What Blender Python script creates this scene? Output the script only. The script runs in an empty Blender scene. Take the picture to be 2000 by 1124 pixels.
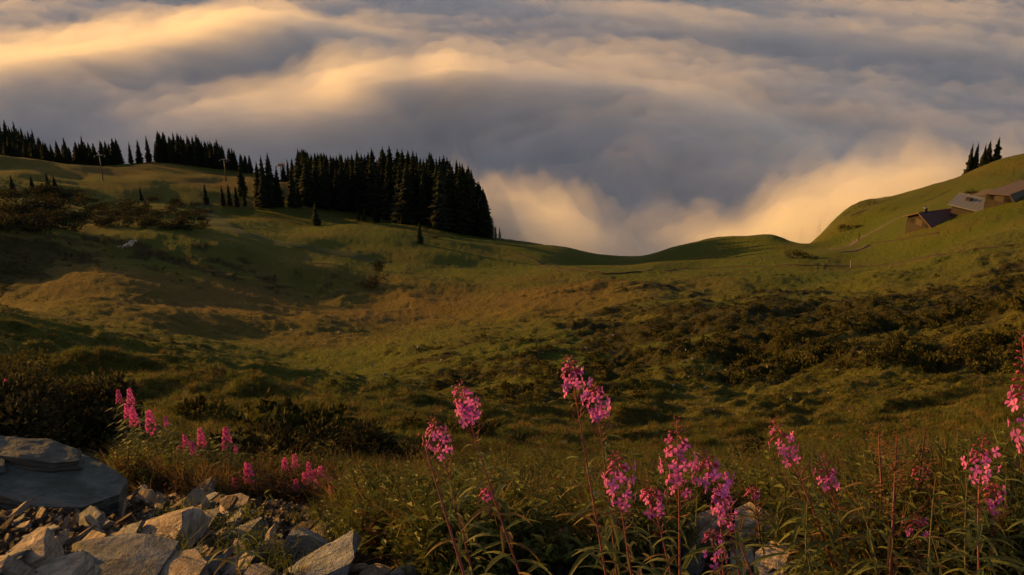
import bpy, math, random
import numpy as np
from mathutils import Vector, Matrix

S = bpy.context.scene
COL = S.collection
R = math.radians
rng = random.Random(7)

# ---------------------------------------------------------------- camera
FPX, PITCH = 1944.0, R(21.0)
cam_data = bpy.data.cameras.new('camera')
cam = bpy.data.objects.new('camera', cam_data)
COL.objects.link(cam)
cam.location = (0, 0, 0)
cam.rotation_euler = (R(90) - PITCH, 0, 0)
cam_data.sensor_width = 36
cam_data.lens = 36 * FPX / 2000
cam_data.clip_start = 0.1
cam_data.clip_end = 20000
S.camera = cam

# ---------------------------------------------------------------- sky, sun, exposure
SUN_AZ, SUN_EL = R(-60), R(5.6)          # azimuth measured from the view direction (+Y), negative = left
W = bpy.data.worlds.new('World')
S.world = W
W.use_nodes = True
nt = W.node_tree
nt.nodes.clear()
sky = nt.nodes.new('ShaderNodeTexSky')
sky.sky_type = 'NISHITA'
sky.sun_disc = False
sky.sun_elevation = SUN_EL
sky.sun_rotation = SUN_AZ
sky.altitude = 1500
sky.air_density = 1.0
sky.dust_density = 2.5
sky.ozone_density = 1.0
bg = nt.nodes.new('ShaderNodeBackground')
bg.inputs['Strength'].default_value = 0.15
wo = nt.nodes.new('ShaderNodeOutputWorld')
tint = nt.nodes.new('ShaderNodeMix')          # warm grade multiplied into the sky light, takes the blue out of it
tint.data_type = 'RGBA'; tint.blend_type = 'MULTIPLY'; tint.inputs[0].default_value = 1
tint.inputs[7].default_value = (1.0, 0.76, 0.69, 1)
nt.links.new(sky.outputs[0], tint.inputs[6])
nt.links.new(tint.outputs[2], bg.inputs['Color'])
nt.links.new(bg.outputs[0], wo.inputs['Surface'])

sd = bpy.data.lights.new('sun', 'SUN')
sd.energy = 5.0
sd.angle = R(0.5)
sd.color = (1.0, 0.49, 0.075)
sun = bpy.data.objects.new('sun', sd)
COL.objects.link(sun)
to_sun = Vector((math.sin(SUN_AZ) * math.cos(SUN_EL), math.cos(SUN_AZ) * math.cos(SUN_EL), math.sin(SUN_EL)))
sun.rotation_euler = to_sun.to_track_quat('Z', 'Y').to_euler()
sun.location = to_sun * 60

S.view_settings.view_transform = 'Standard'
S.view_settings.look = 'None'
S.view_settings.gamma = 1
S.view_settings.use_curve_mapping = False
S.view_settings.exposure = 0.52
S.render.engine = 'CYCLES'
cy = S.cycles
cy.use_denoising = True
cy.volume_bounces = 12
cy.max_bounces = 14
cy.diffuse_bounces = 3
cy.transparent_max_bounces = 64
cy.use_adaptive_sampling = True
cy.adaptive_threshold = 0.02

# ---------------------------------------------------------------- helpers
CP, SP = math.cos(PITCH), math.sin(PITCH)

def ray(px, py):
    """direction of a pixel of the 2000x1124 photograph, used to lay the place out"""
    a, b = (px - 1000) / FPX, (562 - py) / FPX
    v = np.array([a, CP + b * SP, -SP + b * CP])
    return v / np.linalg.norm(v)

def P(px, py, r):
    return ray(px, py) * r

def _h2(ix, iy, seed):
    n = (ix.astype(np.int64) * 374761393 + iy.astype(np.int64) * 668265263 + seed * 1442695041) & 0x7fffffff
    n = ((n ^ (n >> 13)) * 1274126177) & 0x7fffffff
    return (n ^ (n >> 16)) & 0x7fffffff

def noise2(x, y, seed=0):
    """gradient noise, about -1..1"""
    x = np.asarray(x, float); y = np.asarray(y, float)
    ix, iy = np.floor(x), np.floor(y)
    fx, fy = x - ix, y - iy
    u, v = fx * fx * fx * (fx * (fx * 6 - 15) + 10), fy * fy * fy * (fy * (fy * 6 - 15) + 10)
    def g(dx, dy):
        a = _h2(ix + dx, iy + dy, seed) * (2 * np.pi / 2147483647.0)
        return np.cos(a) * (fx - dx) + np.sin(a) * (fy - dy)
    n0 = g(0, 0) * (1 - u) + g(1, 0) * u
    n1 = g(0, 1) * (1 - u) + g(1, 1) * u
    return (n0 * (1 - v) + n1 * v) * 1.5

def fbm(x, y, octaves=4, seed=0, gain=0.5, lac=2.03):
    s = 0; a = 1.0
    for o in range(octaves):
        s = s + a * noise2(x, y, seed + o * 17)
        x = x * lac + 3.1; y = y * lac - 1.7
        a *= gain
    return s

def smooth(a, b, x):
    t = np.clip((x - a) / (b - a), 0, 1)
    return t * t * (3 - 2 * t)

def mesh_object(name, verts, faces, mat=None, parent=None, smooth_shade=False, link=True):
    me = bpy.data.meshes.new(name)
    me.from_pydata([tuple(v) for v in verts], [], [tuple(f) for f in faces])
    me.update()
    if smooth_shade:
        me.shade_smooth()
    if mat is not None:
        me.materials.append(mat)
    o = bpy.data.objects.new(name, me)
    if link:
        COL.objects.link(o)
    if parent is not None:
        o.parent = parent
    return o

def grid_mesh(name, V, nu, nv, mat):
    """V: (nu*nv,3) array, row-major in u; fast quad grid"""
    me = bpy.data.meshes.new(name)
    i = np.arange((nu - 1) * (nv - 1))
    a = (i // (nv - 1)) * nv + i % (nv - 1)
    F = np.stack([a, a + 1, a + nv + 1, a + nv], 1).astype(np.int32)
    me.vertices.add(len(V)); me.vertices.foreach_set('co', V.astype(np.float32).ravel())
    me.loops.add(F.size); me.loops.foreach_set('vertex_index', F.ravel())
    me.polygons.add(len(F)); me.polygons.foreach_set('loop_start', np.arange(0, F.size, 4, dtype=np.int32))
    me.update(calc_edges=True)
    me.shade_smooth()
    me.materials.append(mat)
    o = bpy.data.objects.new(name, me)
    COL.objects.link(o)
    return o

def tag(o, label=None, cat=None, group=None, kind=None):
    if label: o['label'] = label
    if cat: o['category'] = cat
    if group: o['group'] = group
    if kind: o['kind'] = kind
    return o

def empty(name, loc, rz=0.0, rot=None):
    o = bpy.data.objects.new(name, None)
    o.empty_display_size = 0.1
    o.location = loc
    o.rotation_euler = rot if rot is not None else (0, 0, rz)
    COL.objects.link(o)
    return o

# ---------------------------------------------------------------- materials
class NT:
    def __init__(self, name):
        self.m = bpy.data.materials.new(name)
        self.m.use_nodes = True
        self.t = self.m.node_tree
        self.t.nodes.clear()
        self.out = self.t.nodes.new('ShaderNodeOutputMaterial')
    def n(self, kind, **kw):
        nd = self.t.nodes.new(kind)
        ins = kw.pop('ins', {})
        for k, v in kw.items():
            setattr(nd, k, v)
        for k, v in ins.items():
            s = nd.inputs[k]
            if isinstance(v, bpy.types.NodeSocket):
                self.t.links.new(v, s)
            else:
                s.default_value = v
        return nd
    def link(self, a, b):
        self.t.links.new(a, b)
    def math(self, op, a, b=0.0, clamp=False):
        nd = self.n('ShaderNodeMath', operation=op, use_clamp=clamp)
        for i, v in enumerate((a, b)):
            if isinstance(v, bpy.types.NodeSocket): self.link(v, nd.inputs[i])
            else: nd.inputs[i].default_value = v
        return nd.outputs[0]
    def mix(self, f, a, b, blend='MIX'):
        nd = self.n('ShaderNodeMix', data_type='RGBA', blend_type=blend)
        for i, v in ((0, f), (6, a), (7, b)):
            if isinstance(v, bpy.types.NodeSocket): self.link(v, nd.inputs[i])
            else: nd.inputs[i].default_value = v if i == 0 else (*v, 1)
        return nd.outputs[2]
    def noise(self, vec, scale, detail=4, rough=0.55):
        nd = self.n('ShaderNodeTexNoise', ins={'Scale': scale, 'Detail': detail, 'Roughness': rough})
        if vec is not None: self.link(vec, nd.inputs['Vector'])
        return nd.outputs[0]
    def ramp(self, f, stops):
        nd = self.n('ShaderNodeValToRGB')
        e = nd.color_ramp.elements
        while len(e) > 1: e.remove(e[-1])
        for i, (p, c) in enumerate(stops):
            el = e[0] if i == 0 else e.new(p)
            el.position = p
            el.color = (*c, 1) if len(c) == 3 else c
        self.link(f, nd.inputs[0])
        return nd.outputs[0]
    def bsdf(self, color, rough=0.9, spec=0.2, bump=None, bump_str=0.3, bump_dist=0.02, trans=None):
        b = self.n('ShaderNodeBsdfPrincipled')
        if isinstance(color, bpy.types.NodeSocket): self.link(color, b.inputs['Base Color'])
        else: b.inputs['Base Color'].default_value = (*color, 1)
        b.inputs['Roughness'].default_value = rough
        b.inputs['Specular IOR Level'].default_value = spec
        if bump is not None:
            bn = self.n('ShaderNodeBump', ins={'Strength': bump_str, 'Distance': bump_dist, 'Height': bump})
            self.link(bn.outputs[0], b.inputs['Normal'])
        res = b.outputs[0]
        if trans:
            tr = self.n('ShaderNodeBsdfTranslucent')
            if isinstance(color, bpy.types.NodeSocket): self.link(color, tr.inputs[0])
            else: tr.inputs[0].default_value = (*color, 1)
            mx = self.n('ShaderNodeMixShader', ins={0: trans})
            self.link(res, mx.inputs[1]); self.link(tr.outputs[0], mx.inputs[2])
            res = mx.outputs[0]
        self.link(res, self.out.inputs['Surface'])
        return b

def flat_mat(name, c, rough=0.9, spec=0.2, trans=None, var=0.25, scale=8.0, obj_var=0.25):
    """plain colour with grain and a little difference from object to object"""
    g = NT(name)
    tc = g.n('ShaderNodeTexCoord').outputs['Object']
    nz = g.noise(tc, scale, 3)
    oi = g.n('ShaderNodeObjectInfo').outputs['Random']
    f = g.math('ADD', g.math('MULTIPLY', nz, 2 * var), 1 - var)
    f = g.math('MULTIPLY', f, g.math('ADD', g.math('MULTIPLY', oi, 2 * obj_var), 1 - obj_var))
    cc = g.n('ShaderNodeVectorMath', operation='SCALE', ins={0: (*c,), 'Scale': f}).outputs[0]
    g.bsdf(cc, rough, spec, trans=trans)
    return g.m
# ---------------------------------------------------------------- terrain: heights through surveyed points
COLS = {
 -300: [(1124,4.0),(900,8),(780,14),(700,58),(600,136),(500,212),(430,272),(375,325),(296,440),(300,520),(268,610),(330,800)],
 0:    [(1124,3.7),(1000,5.2),(900,7.2),(830,10.5),(760,27),(700,80),(600,138),(500,208),(430,268),(375,325),(340,400),(304,470),(312,520),(284,610),(340,780)],
 250:  [(1124,3.6),(1000,5.2),(930,7.5),(870,12),(800,40),(740,82),(650,126),(560,182),(500,215),(440,272),(385,350),(350,430),(322,490),(350,620)],
 450:  [(1124,3.5),(1000,5.2),(950,7.5),(890,14),(840,45),(760,95),(680,130),(600,175),(565,197),(510,216),(468,232),(452,290),(420,340),(375,400),(345,450),(328,500),(355,620)],
 700:  [(1124,3.4),(1000,5.8),(940,9),(880,16),(830,50),(760,90),(660,145),(580,200),(530,250),(480,300),(440,345),(412,380),(385,430),(430,540)],
 900:  [(1124,3.4),(1000,6.2),(940,10),(880,17),(820,48),(740,85),(650,130),(570,200),(520,260),(470,320),(456,345),(442,380),(440,402),(520,480)],
 1000: [(590,185),(520,265),(477,345),(545,430)],
 1100: [(520,262),(490,338),(555,430)],
 1200: [(1124,3.4),(1000,6.5),(930,12),(880,22),(820,38),(740,65),(660,100),(600,135),(560,185),(530,250),(505,325),(570,420)],
 1300: [(520,265),(484,325),(560,420)],
 1400: [(1124,3.4),(1000,6.5),(920,13),(850,28),(780,45),(700,75),(630,105),(580,140),(550,200),(520,260),(490,310),(462,338),(560,430)],
 1520: [(510,268),(480,305),(450,328),(540,370),(580,430)],
 1600: [(1124,3.3),(1000,6),(930,10),(870,22),(800,38),(720,62),(640,95),(575,135),(545,200),(515,250),(495,288)],
 1660: [(515,252),(495,280),(470,310),(442,345),(415,385),(440,420),(510,500)],
 1800: [(1124,3.2),(1000,5.5),(930,9),(870,18),(800,32),(720,55),(640,85),(580,120),(545,170),(500,230),(460,262),(425,295),(396,340),(376,380),(400,420),(470,500)],
 1612: [(512,256),(494,290),(487,306),(530,335),(560,400)],
 1640: [(505,262),(480,295),(455,325),(436,352),(424,378),(440,410),(510,480)],
 1720: [(500,256),(470,285),(440,316),(416,345),(400,372),(420,400),(480,490)],
 1900: [(520,150),(480,200),(440,250),(400,295),(368,335),(338,385),(360,430),(440,520)],
 2000: [(1124,3.1),(1000,5.2),(900,9),(830,18),(760,32),(680,55),(600,85),(540,120),(490,170),(440,220),(400,260),(360,310),(332,360),(307,408),(325,450),(390,540)],
 2300: [(1124,3.0),(900,8),(760,26),(600,70),(500,140),(400,230),(320,320),(270,400),(330,560)],
}
_c = []
for px, rows in COLS.items():
    for py, r in rows:
        x, y, z = P(px, py, r)
        h = math.hypot(x, y)
        _c.append((math.atan2(x, y), math.log(h), -z / h))
for th in np.linspace(-1.6, 1.6, 9):
    _c.append((th, math.log(0.9), 1.62 / 0.9))
    _c.append((th, math.log(0.5), 1.6 / 0.5))
    _c.append((th, math.log(1.7), 1.78 / 1.7))
for th in np.linspace(-1.0, 1.0, 9):
    _c.append((th, math.log(1500), 0.36))
    _c.append((th, math.log(900), 0.47))
for th in (-0.72, -1.05):
    for h, f in ((20, .60), (60, .55), (150, .49), (270, .43), (420, .37)):
        _c.append((th, math.log(h), f))
for th, sgn in ((-1.5, 1), (1.5, 1)):
    for h, f in ((5, .62), (20, .5), (80, .44), (300, .36)):
        _c.append((th, math.log(h), f))
_c = np.array(_c)
_X, _f = _c[:, :2], _c[:, 2]

def _k(d2):
    return 0.5 * d2 * np.log(d2 + 1e-12)
_n = len(_X)
_K = _k(((_X[:, None] - _X[None]) ** 2).sum(-1)) + np.eye(_n) * 2e-4
_Pm = np.hstack([np.ones((_n, 1)), _X])
_A = np.block([[_K, _Pm], [_Pm.T, np.zeros((3, 3))]])
_w = np.linalg.solve(_A, np.concatenate([_f, np.zeros(3)]))

def base_z(x, y):
    x = np.asarray(x, float); y = np.asarray(y, float)
    h = np.hypot(x, y) + 1e-9
    th, lh = np.arctan2(x, y), np.log(np.maximum(h, 0.45))
    out = np.empty(th.size)
    t1, l1 = th.ravel(), lh.ravel()
    for s in range(0, t1.size, 40000):
        q = np.stack([t1[s:s + 40000], l1[s:s + 40000]], 1)
        d2 = (q[:, :1] - _X[:, 0]) ** 2 + (q[:, 1:] - _X[:, 1]) ** 2
        out[s:s + 40000] = _k(d2) @ _w[:_n] + _w[_n] + q @ _w[_n + 1:]
    return -out.reshape(th.shape) * np.maximum(h, 0.45)

def blob(x, y, px, py, r, rad, sx=1.0):
    """soft disc on the ground round a surveyed point"""
    c = P(px, py, r)
    return np.exp(-(((x - c[0]) / (rad * sx)) ** 2 + ((y - c[1]) / rad) ** 2))

def heath_mask(x, y):
    """1 where low dark dwarf shrubs grow, 0 on open grass"""
    h = np.hypot(x, y)
    n = 0.75 * fbm(x / 34, y / 46, 3, 5, 0.6) + 0.55 * fbm(x / 8, y / 5.5, 3, 15, 0.6)
    m = -0.08 + n
    m = m + 0.55 * blob(x, y, 1500, 630, 105, 40, 1.4) + 0.40 * blob(x, y, 1900, 600, 85, 34, 1.3) + 0.40 * blob(x, y, 1150, 650, 105, 26) + 0.40 * blob(x, y, 1600, 760, 45, 26, 1.6) + 0.35 * blob(x, y, 1150, 780, 55, 20, 1.3)
    m = m + 0.35 * blob(x, y, 60, 600, 110, 45, 0.8) + 0.35 * blob(x, y, 250, 690, 95, 22, 1.0) + 0.5 * blob(x, y, 100, 450, 195, 40, 1.2)
    m = m + 0.45 * blob(x, y, 560, 655, 135, 7, 3.2)
    m = m - 1.1 * blob(x, y, 520, 790, 75, 34, 0.7) - 0.9 * blob(x, y, 340, 620, 135, 16, 2.0) - 0.9 * blob(x, y, 620, 600, 165, 32, 1.3) - 0.5 * blob(x, y, 800, 700, 105, 24, 1.0)
    m = m - 1.0 * blob(x, y, 1800, 490, 240, 75, 1.0) - 1.0 * blob(x, y, 200, 350, 420, 90, 2.2) - 0.9 * blob(x, y, 1150, 520, 290, 55, 2.4)
    m = m - 0.7 * blob(x, y, 800, 500, 300, 50, 1.5) - 0.5 * blob(x, y, 1800, 680, 60, 7, 2.6) - 0.5 * blob(x, y, 1450, 800, 40, 4, 3)
    return smooth(-0.10, 0.62, m)

def detail_z(x, y):
    h = np.hypot(x, y)
    hm = heath_mask(x, y)
    nearf = smooth(6, 30, h)
    z = 0.05 * fbm(x / 0.6, y / 0.6, 3, 31) * smooth(0.5, 3, h)
    # rolling swells
    z = z + 1.5 * nearf * fbm(x / 30, y / 38, 2, 41) * smooth(20, 100, h)
    z = z + 3.0 * fbm(x / 95, y / 95, 2, 44) * smooth(110, 300, h)
    # hummocks and trodden terraces that follow the slope
    c, s = math.cos(0.5), math.sin(0.5)
    u, v = x * c + y * s, -x * s + y * c
    wu = u + 2.0 * noise2(x / 7, y / 7, 57); wv = v + 2.0 * noise2(x / 7, y / 7, 58)
    b1 = fbm(wu / 7.5, wv / 4.5, 2, 51, 0.6)
    b2 = 1 - np.abs(noise2(wu / 3.1 + 9, wv / 1.9, 52)) * 2
    b3 = noise2(x / 0.9, y / 0.8, 53)
    zb = base_z(x, y)
    t1 = 1 - np.abs(noise2(zb / 1.1 + 0.6 * noise2(x / 9, y / 9, 55), (x + y) / 13, 54)) * 2
    fade = smooth(330, 90, h)
    # long folds running down the right hand spur into the hollow
    fu = x * 0.96 - y * 0.27; fv = x * 0.27 + y * 0.96
    fw = fu + 5 * noise2(x / 30, y / 30, 63)
    spur = smooth(-14, 16, x - 0.02 * y) * smooth(24, 48, h) * smooth(215, 140, h)
    z = z + spur * (1.05 * (1 - 2 * np.abs(noise2(fw / 17, fv / 62, 64))) + 0.6 * noise2(fw / 6, fv / 20, 65) - 0.4)
    west = smooth(4, -14, x) * smooth(40, 75, h) * smooth(260, 190, h)
    z = z + west * 0.55 * (1 - 2 * np.abs(noise2((x * .9 + y * .43) / 13, (y * .9 - x * .43) / 38, 66)))
    nearf = nearf * (1 - 0.62 * smooth(140, 290, h))
    nearf = nearf * (1 + 0.55 * smooth(10, 22, h) * smooth(95, 50, h))
    z = z + nearf * (0.34 + 0.46 * hm) * (0.62 * b1 + 0.36 * b2 + 0.40 * t1 + 0.16 * b3 * fade)
    z = z + nearf * (1 - hm) * (0.07 * b2 + 0.10 * t1)
    return z

def ground_z(x, y):
    return base_z(x, y) + detail_z(x, y)

def gz(x, y):
    return float(ground_z(np.array([x]), np.array([y]))[0])

def on_ground(px, py, r0=2.0, r1=700.0):
    """the first point of the terrain that a pixel of the photograph looks at"""
    d = ray(px, py)
    rr = np.exp(np.linspace(math.log(r0), math.log(r1), 1500))
    below = d[2] * rr < ground_z(d[0] * rr, d[1] * rr)
    if not below.any():
        return None
    i = int(np.argmax(below))
    t = rr[i]
    return np.array([d[0] * t, d[1] * t, gz(d[0] * t, d[1] * t)])

NU, NV = 760, 900
_th = np.concatenate([np.linspace(-1.7, -0.62, 60, endpoint=False), np.linspace(-0.62, 0.62, NV - 120), np.linspace(0.62, 1.7, 61)[1:]])
_hh = np.exp(np.linspace(math.log(0.5), math.log(760), NU - 20))
_hh = np.concatenate([_hh, np.exp(np.linspace(math.log(760), math.log(6000), 21))[1:]])
TH, HH = np.meshgrid(_th, _hh)
GX, GY = (HH * np.sin(TH)).ravel(), (HH * np.cos(TH)).ravel()
GZ = ground_z(GX, GY)
_far = smooth(1100, 1600, np.hypot(GX, GY))
GZ = GZ * (1 - _far) + -620.0 * _far

def ground_material():
    g = NT('alpine_ground')
    geo = g.n('ShaderNodeNewGeometry')
    pos = geo.outputs['Position']
    at = lambda n: g.n('ShaderNodeAttribute', attribute_name=n).outputs['Fac']
    hm, green, dry, dirt = at('heath'), at('green'), at('dry'), at('dirt')
    n1 = g.noise(pos, 0.35, 6, 0.65)
    n2 = g.noise(pos, 2.2, 5, 0.65)
    n3 = g.noise(pos, 9.0, 4, 0.7)
    grass = g.mix(g.ramp(n1, [(0.35, (0, 0, 0)), (0.65, (1, 1, 1))]), (0.072, 0.070, 0.013), (0.118, 0.102, 0.019))
    lush = g.mix(n2, (0.060, 0.080, 0.010), (0.098, 0.112, 0.014))
    straw = g.mix(n2, (0.120, 0.080, 0.024), (0.165, 0.108, 0.032))
    c = g.mix(green, grass, lush)
    c = g.mix(dry, c, straw)
    h1 = g.mix(g.ramp(n2, [(0.38, (0, 0, 0)), (0.62, (1, 1, 1))]), (0.034, 0.032, 0.010), (0.068, 0.066, 0.015))
    rust = g.ramp(g.noise(pos, 0.11, 4, 0.6), [(0.5, (0, 0, 0)), (0.66, (1, 1, 1))])
    h1 = g.mix(g.math('MULTIPLY', rust, 0.35), h1, (0.085, 0.043, 0.017))
    hf = g.math('ADD', hm, g.math('MULTIPLY', g.math('SUBTRACT', n2, 0.5), 1.1))
    hf = g.ramp(hf, [(0.38, (0, 0, 0)), (0.62, (1, 1, 1))])
    c = g.mix(hf, c, h1)
    mats = g.noise(pos, 1.15, 5, 0.62)
    mf = g.ramp(g.math('ADD', mats, g.math('MULTIPLY', g.math('SUBTRACT', hm, 0.5), 0.20)), [(0.53, (0, 0, 0)), (0.60, (1, 1, 1))])
    c = g.mix(g.math('MULTIPLY', mf, 0.72), c, g.mix(n3, (0.020, 0.020, 0.006), (0.050, 0.042, 0.013)))
    soil = g.mix(n3, (0.040, 0.027, 0.017), (0.095, 0.066, 0.042))
    c = g.mix(dirt, c, soil)
    v = g.math('ADD', g.math('MULTIPLY', n3, 0.9), 0.55)
    c = g.n('ShaderNodeVectorMath', operation='SCALE', ins={0: c, 'Scale': v}).outputs[0]
    hb = g.math('ADD', g.math('MULTIPLY', mats, 0.75), g.math('MULTIPLY', n2, 0.35))
    hb = g.math('ADD', hb, g.math('MULTIPLY', n3, 0.14))
    g.bsdf(c, 0.95, 0.08, bump=hb, bump_str=1.0, bump_dist=1.0)
    return g.m

ground = grid_mesh('ground', np.stack([GX, GY, GZ], 1), NU, NV, ground_material())
tag(ground, kind='structure')
_h = np.hypot(GX, GY)

def set_attr(o, name, val):
    a = o.data.attributes.new(name, 'FLOAT', 'POINT')
    a.data.foreach_set('value', np.clip(val, 0, 1).astype(np.float32))

def green_mask(x, y):
    g = 0.38 + 0.45 * fbm(x / 50, y / 50, 3, 61)
    g = g + 0.9 * blob(x, y, 1800, 480, 250, 90, 1.0) + 0.8 * blob(x, y, 1250, 520, 280, 50, 3) + 0.8 * blob(x, y, 800, 470, 310, 45, 1.6)
    g = g + 0.9 * blob(x, y, 380, 520, 215, 20, 1.4) + 0.8 * blob(x, y, 500, 760, 90, 36, 0.8) + 0.5 * blob(x, y, 150, 330, 440, 60, 3)
    g = g - 0.7 * blob(x, y, 700, 590, 180, 36, 1.6) - 0.5 * blob(x, y, 150, 520, 170, 40)
    return g
set_attr(ground, 'heath', heath_mask(GX, GY) * smooth(8, 30, _h))
set_attr(ground, 'green', green_mask(GX, GY))
set_attr(ground, 'dry', 0.6 * blob(GX, GY, 720, 590, 180, 30, 1.8) + 0.6 * blob(GX, GY, 300, 340, 440, 45, 3) + 0.2 * blob(GX, GY, 150, 510, 175, 22, 1.5)
         + 0.4 * fbm(GX / 22, GY / 22, 3, 71) + 0.05)
set_attr(ground, 'dirt', smooth(12, 5, _h) * 0.9)
# ---------------------------------------------------------------- the sea of cloud that fills the valley
CLOUD_Z = -185.0

def vol_mat(name, density, color=(1.0, 0.99, 0.98), aniso=0.35):
    g = NT(name)
    v = g.n('ShaderNodeVolumeScatter', ins={'Color': (*color, 1), 'Density': density, 'Anisotropy': aniso})
    g.link(v.outputs[0], g.out.inputs['Volume'])
    return g.m

TILT = 0.066            # the cloud sea is heaped up towards the sunrise side
SUNH = (math.sin(SUN_AZ), math.cos(SUN_AZ))

def ridge(x, y, pts, width, height, pw=2.0):
    """a long soft bank of cloud along surveyed points (px, py): all on the cloud top"""
    best = np.full(np.shape(x), 1e9)
    for (a, b) in zip(pts[:-1], pts[1:]):
        q = []
        for p in (a, b):
            d = ray(*p); t = (CLOUD_Z + height - TILT * 400) / (d[2] - TILT * (d[0] * SUNH[0] + d[1] * SUNH[1]))
            q.append(d[:2] * t)
        ax, bx = q
        ab = bx - ax
        t = np.clip(((x - ax[0]) * ab[0] + (y - ax[1]) * ab[1]) / (ab @ ab), 0, 1)
        best = np.minimum(best, np.hypot(x - ax[0] - t * ab[0], y - ax[1] - t * ab[1]))
    return height * np.exp(-(best / width) ** pw)

def cloud_top(x, y, seed=0, puff=1.0):
    wx, wy = x + 38 * fbm(x / 240, y / 240, 3, 81), y + 38 * fbm(x / 240, y / 240, 3, 82)
    z = CLOUD_Z - 16 + 8 * fbm(wx / 620, wy / 420, 3, 90, 0.5) + TILT * (np.clip(x * SUNH[0] + y * SUNH[1], -700, 1700) - 400)
    z = z + ridge(wx, wy, [(480, 152), (600, 142), (760, 126), (950, 126), (1180, 172), (1400, 228), (1580, 262)], 108, 48)
    z = z + ridge(wx, wy, [(-300, 120), (60, 72), (300, 40), (540, 12)], 110, 42)
    z = z + ridge(wx, wy, [(1150, 235), (1500, 285), (1620, 310)], 55, 10)
    z = z + ridge(wx, wy, [(640, 185), (860, 182)], 60, 10)
    z = z + ridge(wx, wy, [(1250, 20), (1700, 45), (2100, 90)], 160, 22)
    b = 1 - np.abs(fbm(wx / 150, wy / 105, 4, 95 + seed, 0.5)) * 1.6
    z = z + puff * 5.5 * b
    c_, s_ = math.cos(.32), math.sin(.32)
    z = z + puff * 3.2 * fbm((wx * c_ + wy * s_) / 170, (-wx * s_ + wy * c_) / 38, 3, 97 + seed, .55)
    z = z + puff * 2.2 * fbm(x / 24, y / 30, 3, 99 + seed, 0.6)
    z = z + ridge(wx, wy, [(1250, 90), (1500, 120), (1700, 150)], 60, 16)
    z = z + ridge(wx, wy, [(1000, 195), (1200, 225), (1440, 262)], 50, 16)
    z = z + ridge(wx, wy, [(660, 180), (850, 178)], 40, 14)
    return z

def cloud_slab(name, off, density, seed, puff, label, topf=None, nu=420, nv=520, far=7000):
    th = np.linspace(-0.85, 0.85, nv)
    hh = np.exp(np.linspace(math.log(330), math.log(far), nu))
    T, H = np.meshgrid(th, hh)
    x, y = (H * np.sin(T)), (H * np.cos(T))
    z = (topf or cloud_top)(x, y, seed, puff) + off
    V = np.stack([x, y, z], -1)
    # closed slab: skirt to the valley floor all round
    Vb = V.copy(); Vb[..., 2] = -760 - off
    F = []
    idx = np.arange(nu * nv).reshape(nu, nv)
    a = idx[:-1, :-1].ravel(); b = idx[:-1, 1:].ravel(); c = idx[1:, 1:].ravel(); d = idx[1:, :-1].ravel()
    top = np.stack([a, b, c, d], 1)[:, ::-1]
    rim = np.concatenate([idx[0, :], idx[1:, -1], idx[-1, -2::-1], idx[-2:0:-1, 0]])
    n = len(rim)
    vb = V.reshape(-1, 3)[rim].copy(); vb[:, 2] = -760 - off
    verts = np.concatenate([V.reshape(-1, 3), vb])
    N0 = nu * nv
    faces = [tuple(f) for f in top]
    for i in range(n):
        j = (i + 1) % n
        faces.append((rim[i], rim[j], N0 + j, N0 + i))
    faces.append(tuple(N0 + i for i in range(n))[::-1])
    o = mesh_object(name, verts, faces, vol_mat(name + '_vapour', density), smooth_shade=True)
    import bmesh
    bm = bmesh.new(); bm.from_mesh(o.data)
    bmesh.ops.recalc_face_normals(bm, faces=bm.faces)
    bm.to_mesh(o.data); bm.free()
    tag(o, label, None, None, 'stuff')
    return o

cloud_slab('cloud_sea', -14, 0.09, 0, 1.0, 'dense sea of cloud filling the valley below the mountainside')
cloud_slab('cloud_veil', -2, 0.016, 3, 1.5, 'thin soft vapour lying over the sea of cloud')
cloud_slab('cloud_wisp', 12, 0.005, 6, 2.4, 'faint wisps drifting above the sea of cloud')

FOG = [(940, 352, 440, 34), (985, 390, 420, 40), (1080, 392, 430, 46), (1170, 425, 425, 42), (1290, 455, 405, 42), (1420, 428, 430, 44),
       (1530, 396, 440, 46), (1640, 345, 460, 48), (1760, 310, 480, 50), (1860, 290, 485, 46), (1935, 296, 470, 26), (1600, 410, 385, 20)]

def fog_top(x, y, seed=0, puff=1.0, puffs=FOG):
    wx, wy = x + 14 * fbm(x / 45, y / 45, 3, 181), y + 14 * fbm(x / 45, y / 45, 3, 182)
    top = np.full(np.shape(x), 0.0)
    for px, py, r, w in puffs:
        c = P(px, py, r)
        H = c[2] + 255
        top = np.maximum(top, H * np.exp(-(((wx - c[0]) ** 2 + (wy - c[1]) ** 2) / (w * 2.1) ** 2)) )
    return -255 + top + puff * (5.0 * fbm(x / 26, y / 26, 4, 191 + seed, 0.6))

cloud_slab('fog_bank', -10, 0.026, 1, 1.0, 'glowing bank of fog rising over the valley edge', fog_top, 300, 420, 700)
FOG_FRONT = [(952, 345, 366, 20), (985, 392, 352, 22), (1612, 398, 356, 13), (1700, 368, 374, 14), (1790, 345, 384, 14), (1870, 322, 400, 13)]
cloud_slab('fog_wisps', 0, 0.022, 8, 1.5, 'thin fog spilling over the edge in front of forest end and ridge', lambda x, y, s, p: fog_top(x, y, s, p, FOG_FRONT), 260, 420, 560)
cloud_slab('fog_veil', -1, 0.014, 5, 1.8, 'thin vapour round the bank of fog', fog_top, 300, 420, 700)

cloud_slab('fog_wisp', 7, 0.007, 9, 2.6, 'faint ragged wisps above the bank of fog', fog_top, 300, 420, 700)

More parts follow.
